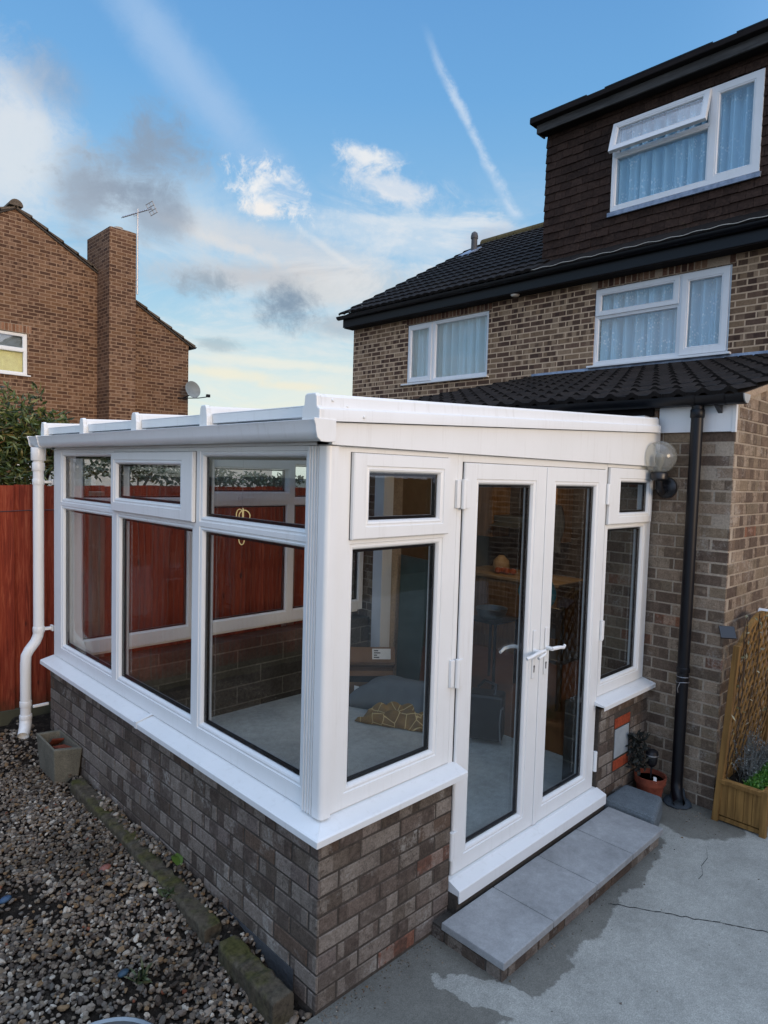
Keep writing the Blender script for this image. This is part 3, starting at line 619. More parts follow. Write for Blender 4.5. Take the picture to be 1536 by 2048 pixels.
# roof tiles
def tiled_roof(name, x0, z0, x1, z1, y0, y1, gauge, cw, hr, th, mat, parent, n=6, bold=True, step=.02):
    """interlocking tiles: rolls run up the slope, each course steps over the one below"""
    m = MB(); Ls = math.hypot(x1 - x0, z1 - z0); dx, dz = (x1 - x0) / Ls, (z1 - z0) / Ls; nc = int(round(Ls / gauge)); gauge = Ls / nc
    ncol = int(round((y1 - y0) / cw)); cw = (y1 - y0) / ncol
    for c in range(nc):
        for k in range(ncol):
            ya = y0 + k * cw; s0 = c * gauge + rnd.uniform(-.004, .004); s1 = (c + 1) * gauge + .03; lift = rnd.uniform(0, .004)
            base = len(m.v); us = [i / n for i in range(n + 1)]
            for (s, h0) in ((s0, 0), (s0, step + th * .4), (s1, .0 + th * .4)):
                for u in us:
                    w = hr * (math.sin(math.pi * min(1, u / .62)) ** 2 if u < .62 else 0) if bold else hr * (math.sin(2 * math.pi * u) ** 2)
                    hh = h0 + (w if h0 else w * .9 - .004) + lift
                    m.v.append((x0 + dx * s - dz * hh, ya + u * cw * .994, z0 + dz * s + dx * hh))
            for rr in range(2):
                for i in range(n): a = base + rr * (n + 1) + i; m.f.append((a, a + 1, a + n + 2, a + n + 1))
    o = m.build(name, mat, parent, smooth=True, sharp=35)
    return o
tr = tiled_roof('extension_roof', D - .10, 2.602, 6.5, 3.470, YE0 - .03, YE1, .36, .15, .026, .016, M['tile'], house, n=8)
mb = MB(); mb.hexa([(D - .09, YE0 - .01, 2.56), (6.5, YE0 - .01, 3.42), (6.5, YE1 - .01, 3.42), (D - .09, YE1 - .01, 2.56), (D - .09, YE0 - .01, 2.60), (6.5, YE0 - .01, 3.46), (6.5, YE1 - .01, 3.46), (D - .09, YE1 - .01, 2.60)]); mb.build('roof_deck', M['soffit'], tr)
# extension gutter + black downpipe
def halfround(mb, xc, zc, r, y0, y1, th=.004):
    o = [(xc + r * math.cos(a), zc + r * math.sin(a)) for a in [math.pi + math.pi * k / 12 for k in range(13)]]
    i = [(xc + (r - th) * math.cos(a), zc + (r - th) * math.sin(a)) for a in [2 * math.pi - math.pi * k / 12 for k in range(13)]]
    mb.prism(o + i, lambda p, t: (p[0], t, p[1]), y0, y1)
mb = MB(); halfround(mb, D - .092, 2.600, .056, YE0 - .075, 3.45); g2 = mb.build('gutter', M['navy_gutter'], house, smooth=True, sharp=50)
for y in (YE0 - .076, YE0 + .03, -.285, .9, 1.9): mb = MB(); halfround(mb, D - .092, 2.603, .062, y - .0, y + .045, .008); mb.build('gutter_clip', M['navy_gutter'], g2, smooth=True, sharp=50)
mb = MB(); mb.prism([(D - .092 + .054 * math.cos(a), 2.6 + .054 * math.sin(a)) for a in [math.pi + math.pi * k / 12 for k in range(13)]], lambda p, t: (p[0], t, p[1]), YE0 - .083, YE0 - .0765); mb.build('gutter_end', simple('pale_stop_end', S(170, 172, 170), .5), g2)
mb = MB(); mb.prism([(D - .10, 2.54), (D - .022, 2.50), (D - .022, 2.56)], lambda p, t: (p[0], t, p[1]), YE0 + .075, YE0 + .10); mb.build('gutter_bracket', M['black_plastic'], g2)
bx, by = D - .078, -.285
mb = MB(); mb.tube([(bx, by, 2.56), (bx, by, .16), (bx - .006, by - .002, .12), (bx - .035, by - .02, .07), (bx - .075, by - .05, .045)], .036, 20, cap=False); dp2 = mb.build('downpipe', M['navy_gutter'], house, smooth=True)
mb = MB(); mb.lathe([(.038, 0), (.042, .005), (.042, .05), (.038, .055)], (bx, by, 2.47), 20); mb.build('pipe_collar', M['navy_gutter'], dp2, smooth=True); mb = MB(); mb.lathe([(.038, 0), (.041, .003), (.041, .03), (.038, .033)], (bx, by, .86), 20); mb.build('pipe_collar', M['navy_gutter'], dp2, smooth=True)
mb = MB(); mb.tube([(bx + .0395 * math.cos(a), by + .0395 * math.sin(a), .835) for a in [k * math.pi / 8 for k in range(17)]], .002, 6); mb.tube([(bx + .0395 * math.cos(a), by + .0395 * math.sin(a), .80 + .004 * math.sin(a * 2)) for a in [k * math.pi / 8 for k in range(17)]], .002, 6); mb.tube([(bx - .04, by, .80), (bx - .045, by + .012, .76), (bx - .043, by + .008, .735)], .002, 6); mb.build('wire_tie', M['alu'], dp2)
mb = MB(); mb.lathe([(.082, 0), (.09, .01), (.075, .028), (.052, .04), (.045, .07), (.040, .10)], (bx, by - .01, .0), 9)
dr = mb.build('pipe_foot', simple('mossy_pipe_foot', S(58, 66, 72), .9, bump=.8), dp2, smooth=True)
# lead flashing
mb = MB(); k = 0
y = YE1 + .02
while y > -3.5:
    y2 = y - 1.05
    mb.hexa([(6.5 - .004, y2, 3.43), (6.5 - .03, y2, 3.43), (6.5 - .03, y, 3.43), (6.5 - .004, y, 3.43), (6.5 - .003, y2, 3.535 + rnd.uniform(-.006, .006)), (6.5 - .009 - .003 * (k % 2), y2, 3.535), (6.5 - .009 - .003 * (k % 2), y, 3.535), (6.5 - .003, y, 3.535)]); y = y2 + .02; k += 1
mb.build('lead_flashing', M['lead'], house, bevel=.002)
mb = MB(); mb.hexa([(6.20, -3.5, 3.395), (6.5, -3.5, 3.462), (6.5, YE1, 3.462), (6.20, YE1, 3.395), (6.20, -3.5, 3.465), (6.5, -3.5, 3.51), (6.5, YE1, 3.51), (6.20, YE1, 3.465)])
# main wall
HY = 7.24
WA = (4.218, 5.889, 3.58, 4.546); WB = (.840, 2.511, 3.556, 4.546); WD = (.662, 2.425, 5.55, 6.655)
def wall_holes(name, P, u0, u1, z0, z1, holes, mat, parent, th=.25):
    m = MB(); us = sorted({u0, u1} | {h[0] for h in holes} | {h[1] for h in holes})
    for a, b in zip(us[:-1], us[1:]):
        hs = sorted([(h[2], h[3]) for h in holes if h[0] <= a + 1e-6 and h[1] >= b - 1e-6]); z = z0
        for c, d in hs: face_front(P, m, (a, b, z, c), -th, 0); z = d
        face_front(P, m, (a, b, z, z1), -th, 0)
    return m.build(name, mat, parent)
PH = FR(x=6.5)
hw = wall_holes('main_wall', PH, -4.0, HY, -.1, 4.72, [WA, WB], M['brick_house'], house)
mb = MB(); mb.prism([(6.75, -.1), (13.9, -.1), (13.9, 4.7), (10.2, 6.95), (6.75, 4.95)], lambda p, t: (p[0], t, p[1]), HY - .25, HY); mb.build('end_wall', M['brick_house'], house)
def soldiers(y0, y1, z0, z1, n):
    m = MB(); w = (y1 - y0) / n
    for i in range(n):
        bricks(m, PH if False else (lambda u, v, nn: (6.5 - .003 - nn, u, v)), y0 + i * w + .005, y0 + (i + 1) * w - .005, z0 + .004, z1, H=9, W=9, j=0, off=8.9)
    return m
m = soldiers(4.16, 5.92, 4.550, 4.70, 23); so_ = m.build('soldier_course', M['brick_soldier'], house)
m = soldiers(.80, 2.56, 4.550, 4.70, 23); so2 = m.build('soldier_course', M['brick_soldier'], house)
mb = MB(); mb.box(6.4995, 6.502, 4.16, 5.92, 4.548, 4.71); mb.build('mortar', M['mortar_light'], so_)
mb = MB(); mb.box(6.4975, 6.502, .80, 2.56, 4.548, 4.71); mb.build('mortar', M['mortar_light'], so2)
# eaves
mb = MB(); mb.box(6.29, 6.499, -4, HY + .03, 4.645, 4.80); mb.build('soffit_box', M['soffit'], house, bevel=.003)
mb = MB(); halfround(mb, 6.235, 4.845, .056, -4, HY + .13); mb.box(6.28, 6.289, -4, HY + .05, 4.66, 4.84); mb.build('gutter', M['navy_gutter'], house, smooth=True, sharp=50)
tr2 = tiled_roof('main_roof', 6.22, 4.868, 10.2, 7.13, 3.30, HY + .10, .335, .30, .022, .018, M['tile'], house, n=6, bold=False, step=.026)
mb = MB(); mb.hexa([(6.25, 3.3, 4.80), (10.2, 3.3, 7.05), (10.2, HY + .06, 7.05), (6.25, HY + .06, 4.80), (6.25, 3.3, 4.85), (10.2, 3.3, 7.10), (10.2, HY + .06, 7.10), (6.25, HY + .06, 4.85)])
mb.hexa([(10.2, 3.3, 7.05), (14.1, 3.3, 4.8), (14.1, HY + .06, 4.8), (10.2, HY + .06, 7.05), (10.2, 3.3, 7.11), (14.1, 3.3, 4.87), (14.1, HY + .06, 4.87), (10.2, HY + .06, 7.11)]); mb.build('roof_deck', M['soffit'], tr2)
mb = MB()
y = 3.3
while y < HY:
    y2 = min(y + .44, HY + .09); mb.prism([(10.2 + .12 * math.cos(a), 7.10 + .13 * math.sin(a)) for a in [math.pi * k / 8 for k in range(9)]], lambda p, t: (p[0], t, p[1]), y, y2 - .012); y = y2
mb.build('ridge_tile', tile('lichen_ridge', S(60, 54, 40), S(120, 104, 66), .7), tr2)
mb = MB()   # wavy bottom edge of tiles along gutter under the dormer
for k in range(26):
    y = -4.0 + k * .283; mb.hexa([(6.22, y, 4.868), (6.66, y, 5.10), (6.66, y + .28, 5.10), (6.22, y + .28, 4.868), (6.22, y, 4.884), (6.66, y, 5.13), (6.66, y + .28, 5.122), (6.22, y + .28, 4.900)])
mb.build('eaves_tiles', M['tile'], tr2)
mb = MB(); mb.tube([(6.214, -4 + k * .0472, 4.892 + .007 * math.sin(k * 1.05) + .003 * math.sin(k * .37)) for k in range(0, 157)], .0042, 5); mb.build('tile_edge_mortar', simple('pale_mortar', S(190,186,176), .9), tr2)
# soil vent pipe
mb = MB(); mb.lathe([(.065, 0), (.062, .30), (.075, .31), (.075, .36), (.06, .42), (.02, .45), (0, .452)], (9.35, 6.82, 6.62), 16); vp = mb.build('vent_pipe', simple('grey_pipe', S(70, 68, 68), .6), house, smooth=True)
mb = MB(); mb.lathe([(.12, 0), (.085, .16), (.075, .17)], (9.35, 6.82, 6.50), 14); mb.hexa([(9.05, 6.70, 6.50), (9.45, 6.70, 6.73), (9.45, 7.0, 6.73), (9.05, 7.0, 6.50), (9.05, 6.70, 6.545), (9.45, 6.70, 6.775), (9.45, 7.0, 6.775), (9.05, 7.0, 6.545)]); mb.build('lead_slate', M['lead'], vp)
# soffit lamp
mb = MB(); mb.lathe([(0, -.03), (.05, -.022), (.065, 0)], (6.35, 3.66, 4.645), 16); mb.build('soffit_vent', simple('silver_vent', S(190, 185, 175), .3), house, smooth=True)
# dormer
dm = MB(); dz0, dz1 = 4.95, 6.83
dorm = MB(); 
ob = wall_holes('dormer_wall', FR(x=6.655), -3.5, 3.40, dz0, 6.84, [WD], M['soffit'], house, .2)
mb = MB(); mb.hexa([(6.66, 3.2, 4.9), (10.0, 3.2, 6.85), (10.0, 3.40, 6.85), (6.66, 3.40, 4.9), (6.66, 3.2, 6.84), (10.0, 3.2, 6.86), (10.0, 3.40, 6.86), (6.66, 3.40, 6.84)]); mb.build('dormer_cheek', M['tile_hung'], house)
m = MB(); g = .108; z = dz0; row = 0
while z < dz1 - .01:
    y = -3.5 + (0 if row % 2 else .0825)
    while y < 3.425:
        a, b = y, min(y + .1615, 3.432)
        segs = [(a, b)]
        if z + g > WD[2] - .03 and z < WD[3] + .02:
            segs = []
            if a < WD[0]: segs.append((a, min(b, WD[0])))
            if b > WD[1]: segs.append((max(a, WD[1]), b))
        for a_, b_ in segs:
            if b_ - a_ < .02: continue
            zt = min(z + g + .012, 6.84); j0 = rnd.uniform(-.004, .006); zz = z + rnd.uniform(-.006, .005)
            m.hexa([(6.632 - j0, a_, zz), (6.652, a_, zz), (6.652, b_, zz), (6.632 - j0, b_, zz), (6.647, a_, zt), (6.654, a_, zt), (6.654, b_, zt), (6.647, b_, zt)])
        y += .165
    z += g; row += 1
m.build('hung_tiles', M['tile_hung'], ob)
mb = MB(); mb.box(6.47, 6.495, -3.5, 3.47, 6.83, 6.945); mb.box(6.47, 6.66, 3.4701, 3.495, 6.83, 6.945); mb.build('dormer_fascia', M['fascia_dark'], house, bevel=.003)
mb = MB(); mb.box(6.496, 6.66, -3.5, 3.46, 6.84, 6.86); mb.box(6.385, 10.1, -3.5, 3.56, 6.948, 7.02); mb.build('dormer_roof', M['soffit'], house, bevel=.012)
mb = MB(); y = -3.5
while y < 3.2: mb.box(6.383, 6.40, y, min(y + 1.3, 3.55), 7.015, 7.03); y += 1.55
mb.build('felt_drip', M['navy_gutter'], house)
mb = MB(); mb.hexa([(6.60, WD[0] - .02, 5.48), (6.628, WD[0] - .02, 5.48), (6.628, WD[1] + .03, 5.48), (6.60, WD[1] + .03, 5.48), (6.60, WD[0] - .02, 5.535), (6.655, WD[0] - .02, 5.55), (6.655, WD[1] + .03, 5.55), (6.60, WD[1] + .03, 5.535)]); mb.build('lead_flashing', M['lead'], ob, bevel=.004)
# house windows --------------------------------------------------------
def curtain_mesh(x, y0, y1, z0, z1, folds, mat, parent, amp=.018, seed=0):
    amp *= 2.6; folds *= 1.25; m = MB(); n = 260; rr = random.Random(seed); ph = [rr.uniform(0, 6.3) for _ in range(4)]
    for r_ in range(5):
        z = z0 + (z1 - z0) * r_ / 4
        for i in range(n + 1):
            u = i / n; f = math.sin(u * folds * 6.28 + ph[0] + .5 * math.sin(u * 9 + ph[1]) + (1 - r_ / 4) * .5 * math.sin(u * 5)) + .5 * math.sin(u * folds * 2.3 * 6.28 + ph[2])
            m.v.append((x + amp * f, y0 + (y1 - y0) * u, z))
    for r_ in range(4):
        for i in range(n): a = r_ * (n + 1) + i; m.f.append((a, a + 1, a + n + 2, a + n + 1))
    return m.build('curtain', mat, parent, smooth=True, sharp=180)
def dark_box(x0, r, parent):
    m = MB(); u0, u1, z0, z1 = r; d = 1.0; x1 = x0 + d; a = (x1, u0 - .3, z0 - .3); 
    m.q((x0, u0, z0), (x0, u1, z0), (x1, u1, z0), (x1, u0, z0)); m.q((x0, u0, z1), (x0, u1, z1), (x1, u1, z1), (x1, u0, z1)); m.q((x0, u0, z0), (x0, u0, z1), (x1, u0, z1), (x1, u0, z0)); m.q((x0, u1, z0), (x0, u1, z1), (x1, u1, z1), (x1, u1, z0)); m.q((x1, u0, z0), (x1, u1, z0), (x1, u1, z1), (x1, u0, z1))
    return m.build('room_recess', M['dark_room'], parent)
# window A : narrow casement (far side) + fixed
w1 = thing('x', (6.5, 5.0, 3.6), None, None); bpy.data.objects.remove(w1)
PW = lambda u, v, n: (6.5 - n + .02, u, v)
m = MB(); ring(m, PW, (5.335, 5.887, 3.585, 4.544), (5.43, 5.80, 3.67, 4.465), 0, -.06); ring(m, PW, (4.220, 5.335, 3.585, 4.544), (4.275, 5.275, 3.645, 4.485), 0, -.06)
wa = m.build('window', M['upvc2'], house); wa['label'] = 'two-pane bedroom window furthest from the camera'
pane(PW, (4.275, 5.275, 3.645, 4.485), wa, 0, 'glass_up', False); m = MB(); ring(m, PW, (5.355, 5.867, 3.605, 4.525), (5.43, 5.80, 3.685, 4.45), .016, -.03, edge=.003); s_ = m.build('opening_sash', M['upvc2'], wa); pane(PW, (5.43, 5.80, 3.685, 4.45), s_, .016, 'glass_up', False)
m = MB(); m.box(6.44, 6.52, 4.18, 5.96, 3.555, 3.58); m.build('window_sill', M['upvc2'], wa, bevel=.003)
curtain_mesh(6.68, 4.1, 6.0, 3.5, 4.6, 9, M['net_plain'], wa, .02, 3); dark_box(6.76, WA, wa)
# window B : top-hung over fixed, casement on the near side
yb, zb = 1.405, 4.19
m = MB(); ring(m, PW, (yb, 2.509, 3.562, zb), (yb + .045, 2.452, 3.625, zb - .035), 0, -.06); ring(m, PW, (yb, 2.509, zb, 4.544), (yb + .05, 2.44, zb + .05, 4.48), 0, -.06); ring(m, PW, (.842, yb, 3.562, 4.544), (.94, yb - .06, 3.66, 4.46), 0, -.06)
wb = m.build('window', M['upvc2'], house); wb['label'] = 'three-light bedroom window with lace net above the extension roof'
pane(PW, (yb + .045, 2.452, 3.625, zb - .035), wb, 0, 'glass_up', False)
for o_, i_ in (((yb + .02, 2.495, zb + .008, 4.53), (yb + .10, 2.42, zb + .075, 4.455)), ((.862, yb - .012, 3.58, 4.53), (.955, yb - .095, 3.675, 4.435))):
    m = MB(); ring(m, PW, o_, i_, .016, -.03, edge=.003); s_ = m.build('opening_sash', M['upvc2'], wb); pane(PW, i_, s_, .016, 'glass_up', False)
m = MB(); m.box(6.44, 6.52, .80, 2.56, 3.533, 3.558); m.build('window_sill', M['upvc2'], wb, bevel=.003)
curtain_mesh(6.68, .7, 2.65, 3.45, 4.6, 10, M['net'], wb, .022, 5); dark_box(6.76, WB, wb)
# dormer window, top light tilted open
PN = lambda u, v, n: (6.655 - n + .0, u, v)
yd, zd = 1.20, 6.24; z0, z1 = WD[2], WD[3]
m = MB(); ring(m, PN, (yd, WD[1], z0, zd), (yd + .05, WD[1] - .06, z0 + .075, zd - .035), .03, -.06); ring(m, PN, (yd, WD[1], zd, z1), (yd + .05, WD[1] - .06, zd + .04, z1 - .05), .03, -.06); ring(m, PN, (WD[0], yd, z0, z1), (WD[0] + .11, yd - .075, z0 + .11, z1 - .10), .03, -.06)
wd = m.build('window', M['upvc2'], house); wd['label'] = 'dormer window with its top light tilted open'
pane(PN, (yd + .05, WD[1] - .06, z0 + .075, zd - .035), wd, .03, 'glass_up', False); pane(PN, (WD[0] + .11, yd - .075, z0 + .11, z1 - .10), wd, .03, 'glass_up', False)
aa = R(17); zh = z1 - .02
PT = lambda u, v, n: (6.655 - .045 - math.sin(aa) * (zh - v) - math.cos(aa) * n, u, zh - math.cos(aa) * (zh - v) + math.sin(aa) * n)
m = MB(); ring(m, PT, (yd + .02, WD[1] - .01, zd - .005, zh), (yd + .10, WD[1] - .09, zd + .075, zh - .08), .02, -.03, edge=.003); s_ = m.build('opening_sash', M['upvc2'], wd); pane(PT, (yd + .10, WD[1] - .09, zd + .075, zh - .08), s_, .02, 'glass_up', False)
curtain_mesh(6.80, .5, 2.55, 5.3, 6.9, 11, M['net'], wd, .022, 8); dark_box(6.87, WD, wd)

# ------------------------------------------------------------------ wall lamp
lx, ly, lz = 2.665, -.088, 2.225
wl = thing('wall_lamp', (D - .035, ly, 2.0), 'hazy clear globe lamp on a black bracket between conservatory and downpipe', 'wall lamp')
mb = MB(); pr_ = [(max(.0001, .103 * math.sin(a)), -.103 * math.cos(a)) for a in [math.pi * (.12 + .88 * k / 22) for k in range(23)]]
mb.lathe(pr_[:-1] + [(0, .103)], (lx, ly, lz), 36); mb.build('globe', M['globe'], wl, smooth=True, sharp=180)
mb = MB(); mb.lathe([(.035, 0), (.052, .01), (.055, .045), (.048, .055), (.02, .06)], (lx, ly, 2.075), 24); mb.tube([(lx, ly, 2.08), (lx + .01, ly, 2.03), (lx + .06, ly, 2.0), (D - .004, ly, 2.03)], .022, 14); mb.lathe([(.07, 0), (.068, .02), (.05, .032)], (D - .001, ly, 2.03), 24, ax=(-1, 0, 0)); mb.build('bracket', M['black_plastic'], wl, smooth=True, sharp=50)
mb = MB(); mb.lathe([(.014, 0), (.014, .03), (.026, .06), (.030, .09), (.022, .115), (0, .122)], (lx, ly, 2.13), 18); mb.build('bulb', simple('frosted_bulb', S(120, 118, 108), .4), wl, smooth=True)

# ================================================================== NEIGHBOUR HOUSE
nh = thing('neighbour_house', (2.7, 16, 0), 'orange-brown brick gable-end house with a tall chimney beyond the fence', 'house')
NY = 13.5; RX, RZ_ = 2.69, 7.30; EX, EZ = 6.575, 5.13; sl = (RZ_ - EZ) / (EX - RX); LX = RX - (EX - RX)
WN = (1.50, 2.913, 3.925, 4.785)
PNy = FR(y=NY)
mb = MB(); face_front(PNy, mb, (LX, WN[0], -.5, EZ - .3), -.25, 0); face_front(PNy, mb, (WN[0], WN[1], -.5, WN[2]), -.25, 0); face_front(PNy, mb, (WN[1], EX, -.5, EZ - .3), -.25, 0)
mb.prism([(LX, EZ - .3), (WN[0], EZ - .3), (WN[1], EZ - .3), (EX, EZ - .3), (EX, EZ), (RX, RZ_), (LX, EZ)], lambda p, t: (p[0], t, p[1]), NY, NY + .25)
mb.build('gable_wall', M['brick_neigh'], nh)
mb = MB(); mb.box(EX - .25, EX, NY + .2501, 21, -.5, EZ); mb.box(LX, LX + .25, NY + .2501, 21, -.5, EZ); mb.build('long_wall', M['brick_neigh_side'], nh)
rf = MB(); nt = 13; sl_len = math.hypot(EX + .18 - RX, (EX + .18 - RX) * sl)
for side in (1, -1):
    for c in range(nt):
        f0, f1 = c / nt, (c + 1) / nt + .01; xa, xb = RX + side * (EX + .16 - RX) * (1 - f0), RX + side * (EX + .16 - RX) * (1 - f1)
        za, zb_ = RZ_ + .03 - sl * abs(xa - RX), RZ_ + .03 - sl * abs(xb - RX)
        rf.hexa([(xa, NY - .055, za), (xb, NY - .055, zb_), (xb, 21, zb_), (xa, 21, za), (xa, NY - .055, za + .062), (xb, NY - .055, zb_ + .022), (xb, 21, zb_ + .022), (xa, 21, za + .062)])
rfo = rf.build('roof', M['tile_neigh'], nh)
mb = MB(); mb.prism([(RX + .13 * math.cos(a), RZ_ + .03 + .13 * math.sin(a)) for a in [math.pi * k / 10 for k in range(11)]], lambda p, t: (p[0], t, p[1]), NY - .08, 21); mb.build('ridge_tile', M['tile_neigh'], rfo, smooth=True, sharp=60)
mb = MB()
for side in (1, -1):
    xa, xb = RX + side * (EX + .12 - RX), RX; za, zb_ = RZ_ + .01 - sl * abs(xa - RX), RZ_ + .01
    mb.hexa([(xa, NY - .04, za - .035), (xb, NY - .04, zb_ - .035), (xb, NY + .02, zb_ - .035), (xa, NY + .02, za - .035), (xa, NY - .04, za), (xb, NY - .04, zb_), (xb, NY + .02, zb_), (xa, NY + .02, za)])
mb.build('verge_strip', simple('verge_cement', S(60, 54, 48), .9), rfo)
mb = MB(); halfround(mb, EX + .13, EZ - .03, .06, NY - .06, 21, .01); mb.build('gutter', M['black_plastic'], nh)
cy = 12.83; cx0, cx1 = 4.35, 4.935
mb = MB(); mb.box(cx0, cx1, cy, NY + .6, 3.0, 7.235); ch = mb.build('chimney', M['brick_neigh'], nh)
mb = MB(); mb.box(cx0 - .003, cx0 + .01, cy + .001, NY + .599, -.5, 7.234); mb.build('chimney_side', M['brick_neigh_side'], ch)
mb = MB(); mb.box(cx0, cx1, cy, NY - .001, -.5, 2.999); mb.build('chimney_breast', M['brick_neigh'], nh)
mb = MB(); mb.hexa([(cx0 + .0, cy + .0, 7.2355), (cx1, cy, 7.2355), (cx1, NY + .6, 7.2355), (cx0, NY + .6, 7.2355), (cx0 + .1, cy + .12, 7.29), (cx1 - .1, cy + .12, 7.29), (cx1 - .1, NY + .45, 7.29), (cx0 + .1, NY + .45, 7.29)]); mb.lathe([(.10, 0), (.11, .02), (.10, .09)], (4.68, cy + .35, 7.28), 16); mb.build('chimney_cap', M['mortar_ext'], ch)
mb = MB(); mb.box(4.95, 5.06, NY - .03, NY - .001, 5.45, 5.80); mb.build('flashing_patch', M['lead'], nh)
m = MB(); soldN = MB()
bricks(soldN, lambda u, v, n: (u, NY - .003 - n, v), 1.4, 2.99, 4.80, 4.95, W=.068, H=9, off=.0); sn = soldN.build('soldier_course', brick_isl('neighbour_soldier', [(0, S(130, 92, 68)), (.5, S(150, 110, 84))], S(96, 66, 52), S(166, 128, 100), .4), nh)
mb = MB(); mb.box(1.4, 2.99, NY - .001, NY + .001, 4.79, 4.96); mb.build('mortar', M['mortar_light'], sn)
PNw = lambda u, v, n: (u, NY + .03 - n, v)
m = MB(); ring(m, PNw, (1.5, 2.911, 3.927, 4.44), (1.56, 2.84, 3.985, 4.40), 0, -.06); ring(m, PNw, (1.5, 2.911, 4.44, 4.783), (1.56, 2.83, 4.49, 4.72), 0, -.06)
wn = m.build('window', M['upvc'], nh); pane(PNw, (1.56, 2.84, 3.985, 4.40), wn, 0, 'glass_up', False); pane(PNw, (1.56, 2.83, 4.49, 4.72), wn, 0, 'glass_up', False)
m = MB(); m.box(1.45, 2.96, NY - .05, NY + .03, 3.90, 3.925); m.build('window_sill', M['upvc'], wn)
m = MB(); 
for k in range(14): m.box(1.5, 2.95, NY + .14, NY + .15, 4.44 + k * .026, 4.44 + k * .026 + .022)
m.build('blind', M['blind'], wn)
m = MB(); m.box(1.5, 2.95, NY + .125, NY + .135, 3.92, 4.44); m.build('sunset_reflection', simple('sunset_reflection', S(248, 226, 160), .8), wn)  # warm panel colour stands in for the sunset mirrored in the lower pane
m = MB(); m.box(1.4, 3.0, NY + .4, NY + .42, 3.8, 4.9); m.build('room_recess', M['dark_room'], wn)
# satellite dish
sd = thing('satellite_dish', (6.5, 13.3, 3.6), 'grey satellite dish on the right edge of the chimney house gable', 'satellite dish')
mb = MB(); ax = Vector((.10, -.95, .22)).normalized(); c = Vector((6.50, 13.18, 3.99)); mb.lathe([(0, 0), (.10, .012), (.16, .03), (.205, .055), (.212, .056), (.205, .048), (.16, .02), (.10, .003), (0, -.008)], c, 28, ax=ax); mb.build('dish', simple('dish_grey', S(128, 132, 128), .6), sd, smooth=True)
mb = MB(); mb.tube([(6.30, 13.49, 3.80), (6.36, 13.35, 3.79), (6.46, 13.22, 3.86)], .018, 8); mb.tube([(6.40, 13.3, 3.79), (6.62, 13.05, 3.80), (6.80, 12.95, 3.84)], .012, 8); mb.box(6.77, 6.85, 12.90, 12.97, 3.83, 3.90); mb.build('bracket_arm', M['black_plastic'], sd)
# aerial
ta = thing('tv_aerial', (5.03, 12.95, 6.3), 'silver roof aerial on a mast clamped beside the neighbour chimney', 'aerial')
mb = MB(); mb.tube([(5.02, 12.95, 5.95), (5.02, 12.95, 7.82)], .020, 8); mb.build('mast', M['alu'], ta)
mb = MB(); mb.box(4.93, 5.03, 12.93, 12.97, 6.25, 6.28); mb.box(4.93, 5.03, 12.93, 12.97, 6.1, 6.13); mb.build('clamp', M['alu'], ta)
A = Vector((4.68, 12.95, 7.55)); B = Vector((5.34, 12.95, 7.93)); mb = MB(); mb.tube([A, B], .018, 8)
for k in range(13):
    p = A.lerp(B, k / 15); mb.tube([p + Vector((0, -.07, 0)), p + Vector((0, .07, 0))], .008, 5)
mb.tube([(5.02, 12.95, 7.80), A.lerp(B, .55)], .012, 8); mb.tube([(5.02, 12.95, 7.70), (4.93, 12.95, 7.64), (4.93, 12.95, 7.70)], .008, 6); mb.build('boom', M['alu'], ta)
mb = MB(); dn = (B - A).normalized(); up_ = Vector((-dn.z, 0, dn.x))
for k in range(4): 
    q = B + up_ * (-.12 + k * .08); mb.tube([q + Vector((-.0, -.17, 0)), q + Vector((.0, .17, 0))], .009, 6)
for s_ in (-.15, 0, .15): mb.tube([B + up_ * -.13 + Vector((0, s_, 0)), B + up_ * .13 + Vector((0, s_, 0))], .007, 6)
mb.build('reflector', simple('aerial_reflector', S(176, 168, 160), .5), ta)

# ================================================================== FENCE, GARDEN
fe = thing('wooden_fence', (0, 3.6, 0), 'tall red-stained closeboard fence behind the conservatory', 'fence')
mb = MB(); x = -3.2
while x < 3.6:
    w = .112; t0 = rnd.uniform(-.006, .006); top = 1.905 + rnd.uniform(-.006, .008)
    mb.hexa([(x, 3.604 + t0, .2), (x + w - .008, 3.580 + t0, .2), (x + w - .008, 3.598 + t0, .2), (x, 3.610 + t0, .2), (x, 3.604 + t0, top), (x + w - .008, 3.580 + t0, top), (x + w - .008, 3.598 + t0, top), (x, 3.610 + t0, top)]); x += w
mb.build('boards', M['fence'], fe)
mb = MB()
for z in (.5, 1.1, 1.7): mb.box(-3.2, 3.6, 3.615, 3.65, z, z + .075)
mb.build('rail', M['fence'], fe)
for x in (-1.5, .47, 2.38):
    m = MB(); m.box(x, x + .1, 3.50, 3.584, .05, 1.86); po = m.build('post', M['post'], fe, bevel=.005)
mb = MB(); mb.box(-3.2, 3.6, 3.57, 3.60, .04, .20); mb.build('gravel_board', simple('gravel_board', S(78, 76, 58), .95, bump=.4), fe)
mb = MB(); mb.tube([(-3.2 + k * .1, 3.575, 1.712 + .004 * math.sin(k)) for k in range(46)], .003, 5); one(mb, 'garden_wire', M['black_plastic'], 'thin dark wire strung along the red fence boards', 'wire')

